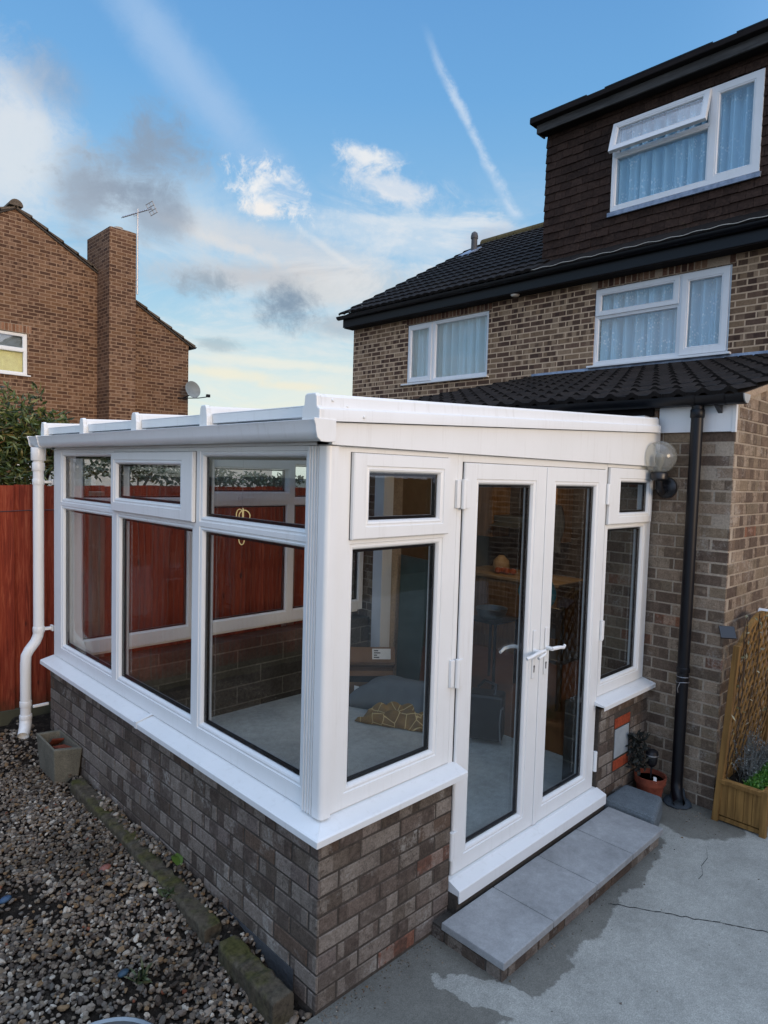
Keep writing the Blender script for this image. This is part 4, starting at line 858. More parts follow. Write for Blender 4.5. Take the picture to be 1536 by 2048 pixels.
sun_block_fence = thing('wooden_fence', (0, -7.5, 0), 'unseen fence of red-stained boards added behind the camera to block low sun', 'fence')  # out of view, added to keep low sun off the lower side faces
mb = MB(); x = -7.
while x < 9: mb.box(x, x + .14, -7.52 + rnd.uniform(-.006, .006), -7.5, 0, 2.0 + rnd.uniform(-.01, .01)); x += .142
mb.build('boards', M['fence'], sun_block_fence)
for x in (-6.9, -3.2, .5, 4.2, 7.9): m = MB(); m.box(x, x + .1, -7.62, -7.53, 0, 2.02); m.build('post', M['post'], sun_block_fence)
def leaves(m, pts, ls, lw, r, up=.3):
    for p in pts:
        d = Vector((r.gauss(0, 1), r.gauss(0, 1), r.gauss(up, .8))).normalized(); s = d.cross(Vector((r.gauss(0, 1), r.gauss(0, 1), r.gauss(0, 1)))).normalized()
        n = d.cross(s); l = ls * r.uniform(.6, 1.3); w = lw * r.uniform(.7, 1.2); p = Vector(p); k = len(m.v)
        mid = p + d * l * .5 - n * l * .06
        m.v += [tuple(p), tuple(mid + s * w), tuple(p + d * l - n * l * .2), tuple(mid - s * w), tuple(p + d * l * .5 + n * w * .25)]
        m.f += [(k, k + 1, k + 4), (k + 1, k + 2, k + 4), (k + 2, k + 3, k + 4), (k + 3, k, k + 4)]
def shrub(name, blobs, n, ls, lw, mat, label, cat, base, seed=1):
    r = random.Random(seed); t = thing(name, base, label, cat)
    pts = []; tips = []
    for (c, rad, w) in blobs:
        for _ in range(int(n * w)):
            d = Vector((r.gauss(0, 1), r.gauss(0, 1), r.gauss(0, 1))).normalized(); q = r.random() ** .45
            p = Vector(c) + Vector((d.x * rad[0], d.y * rad[1], d.z * rad[2])) * q * (1 + .25 * math.sin(d.x * 7 + d.z * 9))
            pts.append(p)
        for _ in range(7):
            d = Vector((r.gauss(0, 1), r.gauss(0, .7), abs(r.gauss(.2, 1)))).normalized(); e = Vector(c) + Vector((d.x * rad[0], d.y * rad[1], d.z * rad[2])) * 1.35; tips.append((Vector(c), e))
    for a, e in tips:
        for _ in range(22):
            f = r.uniform(.6, 1.02); pts.append(a.lerp(e, f) + Vector((r.gauss(0, .02), r.gauss(0, .02), r.gauss(0, .02))))
    m = MB(); leaves(m, pts, ls, lw, r); m.build('foliage', mat, t)
    m = MB(); b = Vector(base)
    for a, e in tips: m.tube([b + Vector((r.uniform(-.1, .1), 0, 0)), a + Vector((0, 0, -.2)), a.lerp(e, .6), e], [.016, .011, .006, .002], 5)
    m.build('branches', M['twig'], t); return t
shrub('garden_shrub', [((-.35, 4.35, 2.15), (.55, .4, .42), .45), ((.12, 4.25, 2.32), (.34, .3, .32), .25), ((.34, 4.1, 2.20), (.24, .25, .24), .12), ((.05, 4.1, 2.0), (.4, .3, .25), .22), ((-1.1, 4.5, 2.2), (.6, .4, .5), .3)], 4600, .085, .013, M['leaf'], 'dark green long-leaved shrub rising over the left end of the fence', 'shrub', (-.1, 4.4, .1), 3)
shrub('climbing_plant', [((1.0, 3.85, 2.02), (.45, .15, .09), .3), ((1.6, 3.85, 1.98), (.5, .15, .09), .35), ((2.3, 3.85, 1.94), (.45, .15, .06), .2)], 1300, .06, .016, M['ivy'], 'low leafy climber spilling over the fence top, seen through the glass', 'climber', (1.6, 3.85, .1), 9)
# neighbour outbuilding behind the fence
ob_ = thing('outbuilding', (1.8, 9.6, 0), 'low white flat-roofed outbuilding just visible over the fence', 'outbuilding')
mb = MB(); mb.box(-1.5, 6.0, 9.0, 11.0, 0, 2.28); mb.build('wall', M['render'], ob_)
mb = MB(); mb.box(-1.6, 6.1, 8.92, 11.1, 2.2805, 2.40); mb.build('roof', simple('flat_roof', S(188, 188, 182), .8), ob_, bevel=.01)
m = MB(); Pq = lambda u, v, n: (u, 8.998 - n, v); ring(m, Pq, (1.6, 2.6, 1.2, 2.15), (1.68, 2.52, 1.28, 2.07), .02, -.03); ow = m.build('window', M['upvc'], ob_); pane(Pq, (1.68, 2.52, 1.28, 2.07), ow, .045, 'glass_up', False)

# ground, patio, gravel ------------------------------------------------------
mb = MB(); mb.q((-120, -120, -.03), (160, -120, -.03), (160, 160, -.03), (-120, 160, -.03)); g0 = mb.build('ground', simple('rough_ground', S(84, 80, 62), .95, bump=.4)); g0['kind'] = 'structure'
def sstep(a, b, x): t = max(0., min(1., (x - a) / (b - a))); return t * t * (3 - 2 * t)
def gz(x, y):
    z = -.012 + .088 * sstep(-.15, 1.05, y) + .02 * sstep(2.2, 3.4, y)
    if x > -.105: z += .052 * sstep(.05, .5, y) 
    return z + .012 * math.sin(x * 5.1 + y * 2.2) * sstep(0, .6, y) + .008 * math.sin(x * 13 - y * 9)
mb = MB(); nx, ny = 60, 80; X0, X1, Y0, Y1 = -4.0, .0, -.6, 3.65
for j in range(ny + 1):
    for i in range(nx + 1):
        x = X0 + (X1 - X0) * (i / nx) ** .6; y = Y0 + (Y1 - Y0) * j / ny; mb.v.append((x, y, gz(x, y) - .008))
for j in range(ny):
    for i in range(nx): a = j * (nx + 1) + i; mb.f.append((a, a + 1, a + nx + 2, a + nx + 1))
so = mb.build('soil', M['soil'], smooth=True, sharp=180); so['kind'] = 'structure'
mb = MB(); mb.box(-.02, 2.82, 2.95, 3.56, -.03, .12); o = mb.build('side_path', M['soil']); o['kind'] = 'structure'
mb = MB()
pl = [(-.165, -.03)] + [(-.165 - .05 * k + rnd.uniform(-.02, .02), -.12 - .22 * k) for k in range(1, 5)] + [(-.4, -6), (9, -6), (9, -.3), (2.9, -.3), (2.9, -.02)]
mb.prism(pl, lambda p, t: (p[0], p[1], t), -.09, 0.); pa = mb.build('patio', M['patio']); pa['kind'] = 'structure'
# crack
r = random.Random(5); cr = [(1.44, -.47)]; tgt = [(1.50, -.57), (1.60, -.74), (1.70, -.90), (1.80, -1.08), (1.92, -1.35)]
pth = []
for (a, b) in zip([cr[0]] + tgt[:-1], tgt):
    for k in range(8): f = k / 8; pth.append((a[0] + (b[0] - a[0]) * f + r.gauss(0, .0035), a[1] + (b[1] - a[1]) * f + r.gauss(0, .0035)))
m = MB()
def crackline(m, pth, w0):
    for i in range(len(pth) - 1):
        (x0, y0), (x1, y1) = pth[i], pth[i + 1]; w = w0 * (.5 + .8 * abs(math.sin(i * 1.7))); dx, dy = x1 - x0, y1 - y0; l = math.hypot(dx, dy); nx_, ny_ = -dy / l * w, dx / l * w
        m.q((x0 + nx_, y0 + ny_, .0012), (x1 + nx_, y1 + ny_, .0012), (x1 - nx_, y1 - ny_, .0012), (x0 - nx_, y0 - ny_, .0012))
crackline(m, pth, .0026)
crackline(m, [(2.32, -.62), (2.22, -.66), (2.12, -.665), (2.04, -.70), (1.98, -.70)], .0012)
m.build('crack', simple('crack_dark', S(22, 24, 24), .95), pa)  # plain dark strip laid along the crack lines
# gravel stones
def gravel():
    t = (1 + 5 ** .5) / 2
    bm = bmesh.new(); bmesh.ops.create_icosphere(bm, subdivisions=2, radius=1); bv = np.array([v.co[:] for v in bm.verts]); bf = np.array([[v.index for v in f.verts] for f in bm.faces]); bm.free()
    rng = np.random.default_rng(4); pos = []
    kerb = [(-.19, -.075, 0.0, .46), (-.185, -.04, .52, 2.32)]
    while len(pos) < 21000:
        x = rng.uniform(-1.75, -.045); y = rng.uniform(-.02, 3.45)
        # only what the view can reach
        n = math.sin(x * 4.3 + 1.2) * math.sin(y * 3.1 + .4) + .6 * math.sin(x * 11 + y * 7)
        bare = max(0, (n - .75)) * 1.1 + (.4 if (x + .62) ** 2 / .10 + (y - .42) ** 2 / .03 < 1 else 0) + (.5 if y > 2.75 else 0) + (.45 if -.10 < x and .45 < y < .95 else 0)
        if rng.random() < bare: continue
        pos.append((x, y))
    N = len(pos); P_ = np.array(pos); sz = rng.uniform(.0050, .0112, N) * (1 + .45 * (rng.random(N) > .88))
    V = np.zeros((N, len(bv), 3), np.float32)
    for k in range(N):
        s = sz[k] * np.array([rng.uniform(.8, 1.5), rng.uniform(.7, 1.15), rng.uniform(.5, .85)])
        v = bv * s; w = rng.normal(0, 1, (3, 3)); v = v * (1 + .26 * np.sin(bv @ w * 2.2).sum(1, keepdims=True) / 1.7)
        a, b, c = rng.uniform(0, 6.28), rng.normal(0, .35), rng.normal(0, .35)
        ca, sa, cb_, sb_, cc, sc = math.cos(a), math.sin(a), math.cos(b), math.sin(b), math.cos(c), math.sin(c)
        Rm = np.array([[ca, -sa, 0], [sa, ca, 0], [0, 0, 1]]) @ np.array([[cb_, 0, sb_], [0, 1, 0], [-sb_, 0, cb_]]) @ np.array([[1, 0, 0], [0, cc, -sc], [0, sc, cc]])
        x, y = P_[k]; V[k] = v @ Rm.T + np.array([x, y, gz(x, y) + rng.uniform(-.002, .011)])
    F = (bf[None] + (np.arange(N) * len(bv))[:, None, None]).reshape(-1, 3)
    me = bpy.data.meshes.new('gravel'); me.vertices.add(N * len(bv)); me.vertices.foreach_set('co', V.reshape(-1)); nf = len(F)
    me.loops.add(nf * 3); me.loops.foreach_set('vertex_index', F.reshape(-1).astype(np.int32)); me.polygons.add(nf)
    me.polygons.foreach_set('loop_start', np.arange(0, nf * 3, 3, dtype=np.int32)); me.polygons.foreach_set('loop_total', np.full(nf, 3, np.int32)); me.update(); me.validate()
    me.polygons.foreach_set('use_smooth', np.zeros(nf, bool)); me.materials.append(M['stones'])
    o = bpy.data.objects.new('gravel', me); COL.objects.link(o); o['kind'] = 'stuff'; o['label'] = 'mixed grey and tan gravel beside the conservatory'; o['category'] = 'gravel'
gravel()
def debris():
    r = random.Random(31); m = MB()
    for k in range(420):
        w_ = r.random()
        if w_ < .45: x, y = r.uniform(-.05, .60), -.04 - abs(r.gauss(0, .05))
        elif w_ < .75: x, y = 2.62 + r.gauss(0, .13), -.44 + r.gauss(0, .07)
        elif w_ < .9: x, y = r.uniform(.62, 2.2), -.436 - abs(r.gauss(0, .03))
        else: x, y = r.uniform(.2, 2.4), r.uniform(-1.3, -.5)
        if .61 < x < 2.17 and y > -.436: continue
        if x > 2.79 or (x > 2.17 and y > -.39 and x < 2.5): continue
        q = r.uniform(.0015, .0055) * (1.6 if r.random() > .94 else 1); k0 = len(m.v)
        for (a, b, c) in ((1, 0, .1), (-.5, .9, .1), (-.6, -.8, .1), (.1, .0, .9), (.2, .2, 0)): m.v.append((x + q * (a + r.uniform(-.3, .3)), y + q * (b + r.uniform(-.3, .3)), q * max(0., c)))
        m.f += [(k0, k0 + 1, k0 + 3), (k0 + 1, k0 + 2, k0 + 3), (k0 + 2, k0, k0 + 3)]
    o = m.build('debris', M['stones']); o['kind'] = 'stuff'; o['label'] = 'crumbs of grit and stone chips along the wall foot on the patio'; o['category'] = 'grit'
debris()
# edging stones
def kerb(pts0, pts1, w, zt0, zt1, zb, label, n=14, seed=1):
    r = random.Random(seed); m = MB(); a = Vector(pts0); b = Vector(pts1); d = (b - a); nn = Vector((-d.y, d.x)).normalized()
    for i in range(n + 1):
        f = i / n; c = a + d * f; ww = w * .5 + r.uniform(-.004, .004); zt = zt0 + (zt1 - zt0) * f + r.uniform(-.006, .005)
        if i in (0, n): ww *= .93
        for s_, z in ((-1, zb), (-1, zt - .012), (-.8, zt), (.8, zt + r.uniform(-.004, .003)), (1, zt - .012), (1, zb)): p = c + nn * ww * s_; m.v.append((p.x, p.y, z))
    for i in range(n):
        for j in range(6): k = i * 6; jn = (j + 1) % 6; m.f.append((k + j, k + jn, k + 6 + jn, k + 6 + j))
    m.f.append(tuple(range(6))); m.f.append(tuple(n * 6 + j for j in range(6)))
    return one(m, 'edging_stone', M['kerb'], label, 'edging stone', 'edging stones along the gravel', bevel=.005)
kerb((-.140, .022), (-.128, .438), .096, .100, .100, -.05, 'thick mossy edging stone nearest the brick corner, end face showing', seed=2)
kerb((-.138, .535), (-.112, 1.34), .092, .112, .128, -.02, 'long middle edging stone between gravel and dwarf wall', seed=3, n=22)
kerb((-.112, 1.352), (-.094, 2.25), .086, .128, .136, .0, 'far slim edging stone running up to the stone trough', seed=4, n=22)

# entrance step --------------------------------------------------------------
st = thing('entrance_step', (1.4, -.24, 0), 'low brick step topped with four grey paving slabs below the doors', 'step')
mb = MB(); bricks(mb, FR(y=-.418), .634, 2.150, -.018, .062, off=.05, H=.078); bricks(mb, FR(x=.632), -.4065, -.03, -.018, .062, off=.08, H=.078); rb = mb.build('riser_bricks', M['brick_dwarf'], st)
mb = MB(); mb.box(.636, 2.15, -.414, -.03, -.05, .061); mb.build('mortar', M['mortar_dark'], rb)
xsb = [.617, 1.0, 1.394, 1.784, 2.168]
for k, (a, b) in enumerate(zip(xsb[:-1], xsb[1:])):
    m = MB(); g_ = .003 if k != 1 else .0015; m.hexa([(a + g_, -.434, .0625), (b - g_, -.434, .0625), (b - g_, -.100 + rnd.uniform(-.01, .004), .0625), (a + g_, -.100 + rnd.uniform(-.01, .004), .0625), (a + g_, -.434, .097), (b - g_, -.434, .098), (b - g_, -.100, .098), (a + g_, -.100, .097)])
    m.build('paving_slab', M['slab'], st, bevel=.004)
mb = MB(); bl = [(2.175, -.385, .0), (2.49, -.30, .0), (2.485, -.05, .0), (2.17, -.05, .0), (2.18, -.378, .128), (2.482, -.296, .13), (2.478, -.055, .13), (2.175, -.055, .128)]
mb.hexa(bl); one(mb, 'concrete_block', M['blockstep'], 'worn blue-grey concrete block between the step and the terracotta pot', 'block', bevel=.022)

# pots -----------------------------------------------------------------------
def pot(name, c, r_, h, label, cat='plant pot', seed=1):
    t = thing(name, c, label, cat); m = MB(); m.lathe([(r_ * .66, 0), (r_ * .86, h * .72), (r_ * .96, h * .74), (r_, h), (r_ * .90, h), (r_ * .86, h * .80), (r_ * .8, h * .78)], c, 28); m.build('pot', M['terracotta'], t, smooth=True, sharp=35)
    m = MB(); m.lathe([(0, 0), (r_ * .88, .0)], (c[0], c[1], c[2] + h * .84), 20); m.build('compost', M['soil'], t); return t
p1 = pot('plant_pot', (2.62, -.155, .0), .100, .175, 'terracotta pot of dark compost tucked in the corner by the black downpipe')
sl_ = thing('solar_light', (2.60, -.165, .17), 'small black garden light with silver band standing in the terracotta pot', 'garden light')
mb = MB(); mb.tube([(2.60, -.165, .16), (2.605, -.165, .24)], .006, 8); mb.lathe([(.012, 0), (.03, .02), (.036, .05), (.036, .075)], (2.605, -.165, .235), 20); mb.lathe([(.040, 0), (.036, .02), (.012, .032), (0, .033)], (2.605, -.165, .32), 20); mb.build('lamp_body', M['black_plastic'], sl_, smooth=True)
mb = MB(); mb.lathe([(.0405, 0), (.0405, .008)], (2.605, -.165, .312), 20); mb.build('silver_band', M['alu'], sl_)
mb = MB(); mb.hexa([(2.548, -.205, .165), (2.55, -.225, .162), (2.553, -.225, .163), (2.551, -.205, .166), (2.55, -.205, .20), (2.552, -.222, .198), (2.555, -.222, .198), (2.553, -.205, .20)]); one(mb, 'plant_tag', M['upvc'], 'tiny white plant tag stuck in the terracotta pot by the step', 'plant tag')
m = MB(); r = random.Random(3); leaves(m, [(2.55 + r.gauss(0, .03), -.10 + r.gauss(0, .025), .22 + r.uniform(0, .22)) for _ in range(160)], .05, .012, r)
one(m, 'potted_plant', simple('near_black_foliage', S(22, 26, 20), .7), 'near-black spiky plant behind the garden light in the corner', 'plant')
# small stones near the pipe
tr_ = thing('stone_trough', (-.10, 2.51, .08), 'weathered square stone planter against the wall below the white downpipe', 'planter')
m = MB(); o4 = [(-.187, 2.365), (-.040, 2.298), (-.036, 2.70), (-.178, 2.734)]
def quad_loft(m, rings):
    k = len(m.v)
    for (pts_, z) in rings: m.v += [(p[0], p[1], z) for p in pts_]
    for i in range(len(rings) - 1):
        for j in range(4): jn = (j + 1) % 4; m.f.append((k + 4 * i + j, k + 4 * i + jn, k + 4 * i + 4 + jn, k + 4 * i + 4 + j))
    m.f.append((k, k + 1, k + 2, k + 3)); e = k + 4 * (len(rings) - 1); m.f.append((e, e + 1, e + 2, e + 3))
cen = (sum(p[0] for p in o4) / 4, sum(p[1] for p in o4) / 4)
def shr(f): return [(cen[0] + (p[0] - cen[0]) * f, cen[1] + (p[1] - cen[1]) * f) for p in o4]
quad_loft(m, [(shr(.82), .07), (shr(1.0), .30), (shr(.82), .302), (shr(.74), .215)]); m.build('trough_body', M['trough'], tr_, bevel=.006)
for k, (a, b, c, d) in enumerate((((-.145, 2.60, .225), (-.06, 2.56, .235), (-.06, 2.41, .262), (-.135, 2.43, .275)), ((-.13, 2.67, .21), (-.06, 2.65, .22), (-.055, 2.58, .27), (-.12, 2.60, .275)))):
    m = MB(); m.hexa([a, b, c, d] + [(p[0] + .002, p[1], p[2] + .012) for p in (a, b, c, d)])
    one(m, 'pot_shard', M['terracotta'], ('larger broken terracotta shard lying in the stone planter', 'smaller broken terracotta shard at the back of the stone planter')[k], 'shard', bevel=.002)
# fallen leaf, pebbles of odd colours, weeds
m = MB(); r = random.Random(8)
c = Vector((-.045, 1.02, .150)); k = len(m.v); a = .5
out = [(0, -.062), (.022, -.04), (.036, -.005), (.030, .03), (.012, .052), (0, .066), (-.014, .05), (-.034, .028), (-.036, -.004), (-.020, -.042)]
m.v.append((c.x, c.y, c.z + .006)); 
for (u_, v_) in out: m.v.append((c.x + u_ * .9 + v_ * .25 - .01, c.y + v_ + .2 * u_, c.z + abs(u_) * .5 + .004 * math.sin(v_ * 60)))
for i in range(len(out)): m.f.append((k, k + 1 + i, k + 1 + (i + 1) % len(out)))
one(m, 'fallen_leaf', leafm('broad_leaf', [(0, S(86, 112, 44)), (1, S(96, 122, 50))]), 'broad green leaf lying between the edging stones and the wall', 'leaf')
def pebble(x, y, s, col, label):
    m = MB(); m.lathe([(0, -s * .5), (s * .7, -s * .35), (s, 0), (s * .75, s * .35), (0, s * .5)], (x, y, gz(x, y) + .012), 10)
    for i, v in enumerate(m.v): m.v[i] = (x + (v[0] - x) * 1.3, v[1], v[2] + (v[0] - x) * .2)
    one(m, 'pebble', simple('pebble_col', col, .6), label, 'pebble', smooth=True, sharp=180)
pebble(-.305, 1.276, .024, S(128, 78, 64), 'rounded pinkish-red pebble lying near the middle of the gravel')
pebble(-.72, 1.366, .022, S(44, 72, 98), 'blue pebble at the left edge of the gravel')
pebble(-.50, .60, .018, S(38, 64, 80), 'teal-blue pebble beside the small weed')
pebble(-.23, 1.02, .021, S(150, 130, 104), 'large tan pebble close to the long edging stone')
for (x, y, n, lab, sd_) in ((-.47, .53, 26, 'small green weed in the dark patch of gravel', 4), (-.17, .86, 16, 'small dark weed growing against the long edging stone', 5)):
    m = MB(); r = random.Random(sd_); leaves(m, [(x + r.gauss(0, .012), y + r.gauss(0, .012), gz(x, y) + .01 + abs(r.gauss(0, .01))) for _ in range(n)], .055, .008, r, .5)
    one(m, 'weed', M['ivy'], lab, 'weed', 'weeds in the gravel')
# dry twigs / needles over the gravel
# tub rim at the bottom edge
tb = thing('metal_tub', (-.80, .02, -.02), 'round galvanised tub whose rim shows at the bottom edge of the gravel', 'tub')
m = MB(); m.lathe([(.17, 0), (.192, .24), (.200, .25), (.207, .255), (.207, .262), (.198, .268), (.189, .262), (.186, .245), (.16, .03), (0, .03)], (-.82, .02, -.015), 40); m.build('tub_body', M['metal'], tb, smooth=True)

# trellis planter ------------------------------------------------------------
tp = thing('trellis_planter', (3.1, -.66, 0), 'wooden planter box with arched trellis back beside the extension corner', 'trellis planter')
x0, x1, y0, y1 = 2.70, 3.55, -.800, -.535
def leg(x, y, top, dy=0): m = MB(); m.hexa([(x - .018, y - .018, .0), (x + .018, y - .018, .0), (x + .018, y + .018, .0), (x - .018, y + .018, .0), (x - .018, y - .018 + dy, top), (x + .018, y - .018 + dy, top), (x + .018, y + .018 + dy, top), (x - .018, y + .018 + dy, top)]); m.build('leg', M['pine'], tp, bevel=.002)
leg(x0, y1, 1.10, -.067); leg(x1, y1, 1.10, -.067); leg(x0, y0, .275); leg(x1, y0, .275)
mb = MB(); n = 5
for k in range(n): yy = y0 + .0185 + k * (y1 - y0 - .037) / n; mb.box(x0 - .008, x0 + .006, yy, yy + (y1 - y0 - .037) / n - .002, .045, .242)
for k in range(12): xx = x0 + .0185 + k * (x1 - x0 - .037) / 12; mb.box(xx, xx + (x1 - x0 - .037) / 12 - .002, y0 - .006, y0 + .008, .045, .242)
mb.box(x0 + .02, x1 - .02, y1 - .01, y1 + .004, .045, .242); mb.build('box_boards', M['pine'], tp, bevel=.001)
mb = MB(); mb.box(x0 - .022, x0 + .02, y0 + .0185, y1 - .0185, .243, .268); mb.box(x0 + .019, x1 - .019, y0 - .022, y0 + .02, .243, .268); mb.build('top_rail', M['pine'], tp, bevel=.002)
mb = MB(); mb.box(x0 - .005, x0 + .012, y0 + .0185, y1 - .0185, .010, .036); mb.box(x0 + .01, x1 - .01, y0 + .0, y1, .03, .042); mb.build('bottom_rail', M['pine'], tp)
m = MB()
def inarch(x, z): 
    t = (x - x0) / (x1 - x0); return .24 < z < 1.07 + .17 * math.sin(math.pi * max(0, min(1, t)))
for sgn, dn_ in ((1, -.004), (-1, .004)):
    for k in range(-14, 26):
        pts = []
        for q in range(60):
            s_ = q / 59 * 2.0; x = x0 + k * .09 + s_ * .52; z = .24 + s_ * .66
            if sgn < 0: x = x1 + x0 - x
            if x0 <= x <= x1 and inarch(x, z): pts.append((x, z))
        if len(pts) > 1:
            (xa, za), (xb, zb_) = pts[0], pts[-1]; yy = lambda z: y1 - .07 * (z / 1.14) + dn_; w = .0125
            m.hexa([(xa - w, yy(za) - .003, za), (xa + w, yy(za) - .003, za), (xa + w, yy(za) + .003, za), (xa - w, yy(za) + .003, za), (xb - w, yy(zb_) - .003, zb_), (xb + w, yy(zb_) - .003, zb_), (xb + w, yy(zb_) + .003, zb_), (xb - w, yy(zb_) + .003, zb_)])
m.build('lattice', M['pine'], tp)
m = MB(); pa_ = [(x0 + (x1 - x0) * k / 16, y1 - .07 * (1.1 / 1.14), 1.07 + .17 * math.sin(math.pi * k / 16)) for k in range(17)]
for a, b in zip(pa_[:-1], pa_[1:]): m.hexa([(a[0], a[1] - .014, a[2] - .014), (b[0], b[1] - .014, b[2] - .014), (b[0], b[1] + .014, b[2] - .014), (a[0], a[1] + .014, a[2] - .014), (a[0], a[1] - .014, a[2] + .014), (b[0], b[1] - .014, b[2] + .014), (b[0], b[1] + .014, b[2] + .014), (a[0], a[1] + .014, a[2] + .014)])
m.build('arch_rail', M['pine'], tp)
m = MB(); m.box(x0 + .02, x1 - .02, y0 + .02, y1 - .012, .05, .215); m.build('soil_fill', M['soil'], tp)
m = MB(); r = random.Random(6); leaves(m, [(r.uniform(x0 + .03, 3.3), r.uniform(y0 + .03, -.68), .215 + .05 * math.sqrt(r.random())) for _ in range(1500)], .028, .006, r, 1.2)
one(m, 'moss_cushion', M['moss'], 'bright green cushion plant at the front of the trellis planter', 'plant')
m = MB(); pts = []; r = random.Random(12)
for _ in range(90):
    b = Vector((r.uniform(2.85, 3.2), r.uniform(-.68, -.6), .21)); e = b + Vector((r.gauss(0, .09), r.gauss(-.01, .05), r.uniform(.12, .30))); m.tube([b, b.lerp(e, .5) + Vector((r.gauss(0, .02), 0, 0)), e], .0013, 3)
    for _ in range(14): pts.append(b.lerp(e, r.uniform(.3, 1)))
leaves(m, pts, .018, .003, r, .5); one(m, 'silver_shrub', M['greyplant'], 'wispy grey dead-looking plant in the trellis planter', 'plant')
m = MB(); r = random.Random(15); pts = []
for k in range(6):
    x = r.uniform(2.74, 3.3); z = .22; p = [Vector((x, y1 - .04, z))]
    while z < 1.2: z += .08; x += r.gauss(.0, .03); x = max(2.72, x); p.append(Vector((x, y1 - .07 * z / 1.14 - .014 + r.gauss(0, .006), z)))
    m.tube(p, .0026, 5); pts += [q + Vector((r.gauss(0, .02), r.gauss(-.01, .01), r.gauss(0, .02))) for q in p for _ in range(1)]
cl = thing('trellis_climber', (3.0, -.58, .2), 'bare thin climber stems with a few pale leaves twining up the trellis', 'climber'); m.build('stems', simple('dark_stem', S(60, 46, 34), .9), cl)
m = MB(); pts += [Vector((2.8 + .6 * r.random(), y1 - .075, 1.06 + .2 * r.random())) for _ in range(45)]; leaves(m, pts[::2], .036, .010, r, .2); m.build('leaves', leafm('dry_pale_leaf', [(0, S(96, 92, 62)), (.5, S(150, 146, 110)), (1, S(190, 186, 160))]), cl)
# black solar panel at the corner + white overflow pipe
m = MB(); c = Vector((2.72, -.535, 1.165)); ax = Vector((-.6, -.45, .66)).normalized(); uu = Vector((.6, -.8, 0)).normalized(); vv = ax.cross(uu)
m.hexa([c - uu * .045 - vv * .042 - ax * .006, c + uu * .045 - vv * .042 - ax * .006, c + uu * .045 + vv * .042 - ax * .006, c - uu * .045 + vv * .042 - ax * .006, c - uu * .045 - vv * .042 + ax * .006, c + uu * .045 - vv * .042 + ax * .006, c + uu * .045 + vv * .042 + ax * .006, c - uu * .045 + vv * .042 + ax * .006])
m.build('solar_panel', M['black_plastic'], tp, bevel=.003)
m = MB(); m.tube([(3.48, -.488, 1.19), (3.48, -.54, 1.19), (3.50, -.57, 1.165), (3.53, -.58, 1.12)], .026, 14); one(m, 'overflow_pipe', M['upvc'], 'short white bent overflow pipe sticking out of the side brick wall', 'pipe', smooth=True)

# ================================================================== INSIDE
# cardboard box
def rotbox(m, c, s, a, tilt=0):
    ca, sa = math.cos(a), math.sin(a)
    def T(p):
        x, y, z = p; y, z = y * math.cos(tilt) - z * math.sin(tilt), y * math.sin(tilt) + z * math.cos(tilt); return (c[0] + x * ca - y * sa, c[1] + x * sa + y * ca, c[2] + z)
    x, y, z = s[0] / 2, s[1] / 2, s[2]; m.hexa([T(p) for p in ((-x, -y, 0), (x, -y, 0), (x, y, 0), (-x, y, 0), (-x, -y, z), (x, -y, z), (x, y, z), (-x, y, z))]); return T
card = simple('cardboard', S(118, 88, 60), .85, bump=.15); M['card'] = card
bx_ = thing('cardboard_box', (2.50, 2.40, FL), 'open brown cardboard box with a white address label in the far corner', 'box')
a_ = R(-40)
m = MB(); T = rotbox(m, (2.50, 2.42, FL + .005), (.46, .32, .22), a_); m.build('box_body', card, bx_, bevel=.003)
m = MB(); m.hexa([T(p) for p in ((-.231, -.1615, .12), (.231, -.1615, .12), (.231, -.1602, .12), (-.231, -.1602, .12), (-.231, -.1615, .175), (.231, -.1615, .175), (.231, -.1602, .175), (-.231, -.1602, .175))]); m.build('black_tape', M['rubber'], bx_)
m = MB(); T2 = rotbox(m, (2.47, 2.38, FL + .228), (.48, .34, .006), a_, R(-24)); m.build('flap', card, bx_)
m = MB(); T3 = rotbox(m, (2.56, 2.46, FL + .23), (.48, .10, .14), a_, R(-20)); m.build('upper_flap', card, bx_)
m = MB(); m.hexa([T3(p) for p in ((.03, -.053, .03), (.20, -.053, .03), (.20, -.051, .03), (.03, -.051, .03), (.03, -.053, .125), (.20, -.053, .125), (.20, -.051, .125), (.03, -.051, .125))]); lb = m.build('address_label', simple('label_white', S(215, 215, 210), .7), bx_)
m = MB()
for k, w in enumerate((.05, .03, .06, .04)): m.hexa([T3(p) for p in ((.045, -.0540, .042 + k * .02), (.045 + w, -.0540, .042 + k * .02), (.045 + w, -.0532, .042 + k * .02), (.045, -.0532, .042 + k * .02), (.045, -.0540, .052 + k * .02), (.045 + w, -.0540, .052 + k * .02), (.045 + w, -.0532, .052 + k * .02), (.045, -.0532, .052 + k * .02))])
m.build('printed_lines', M['black_plastic'], lb)
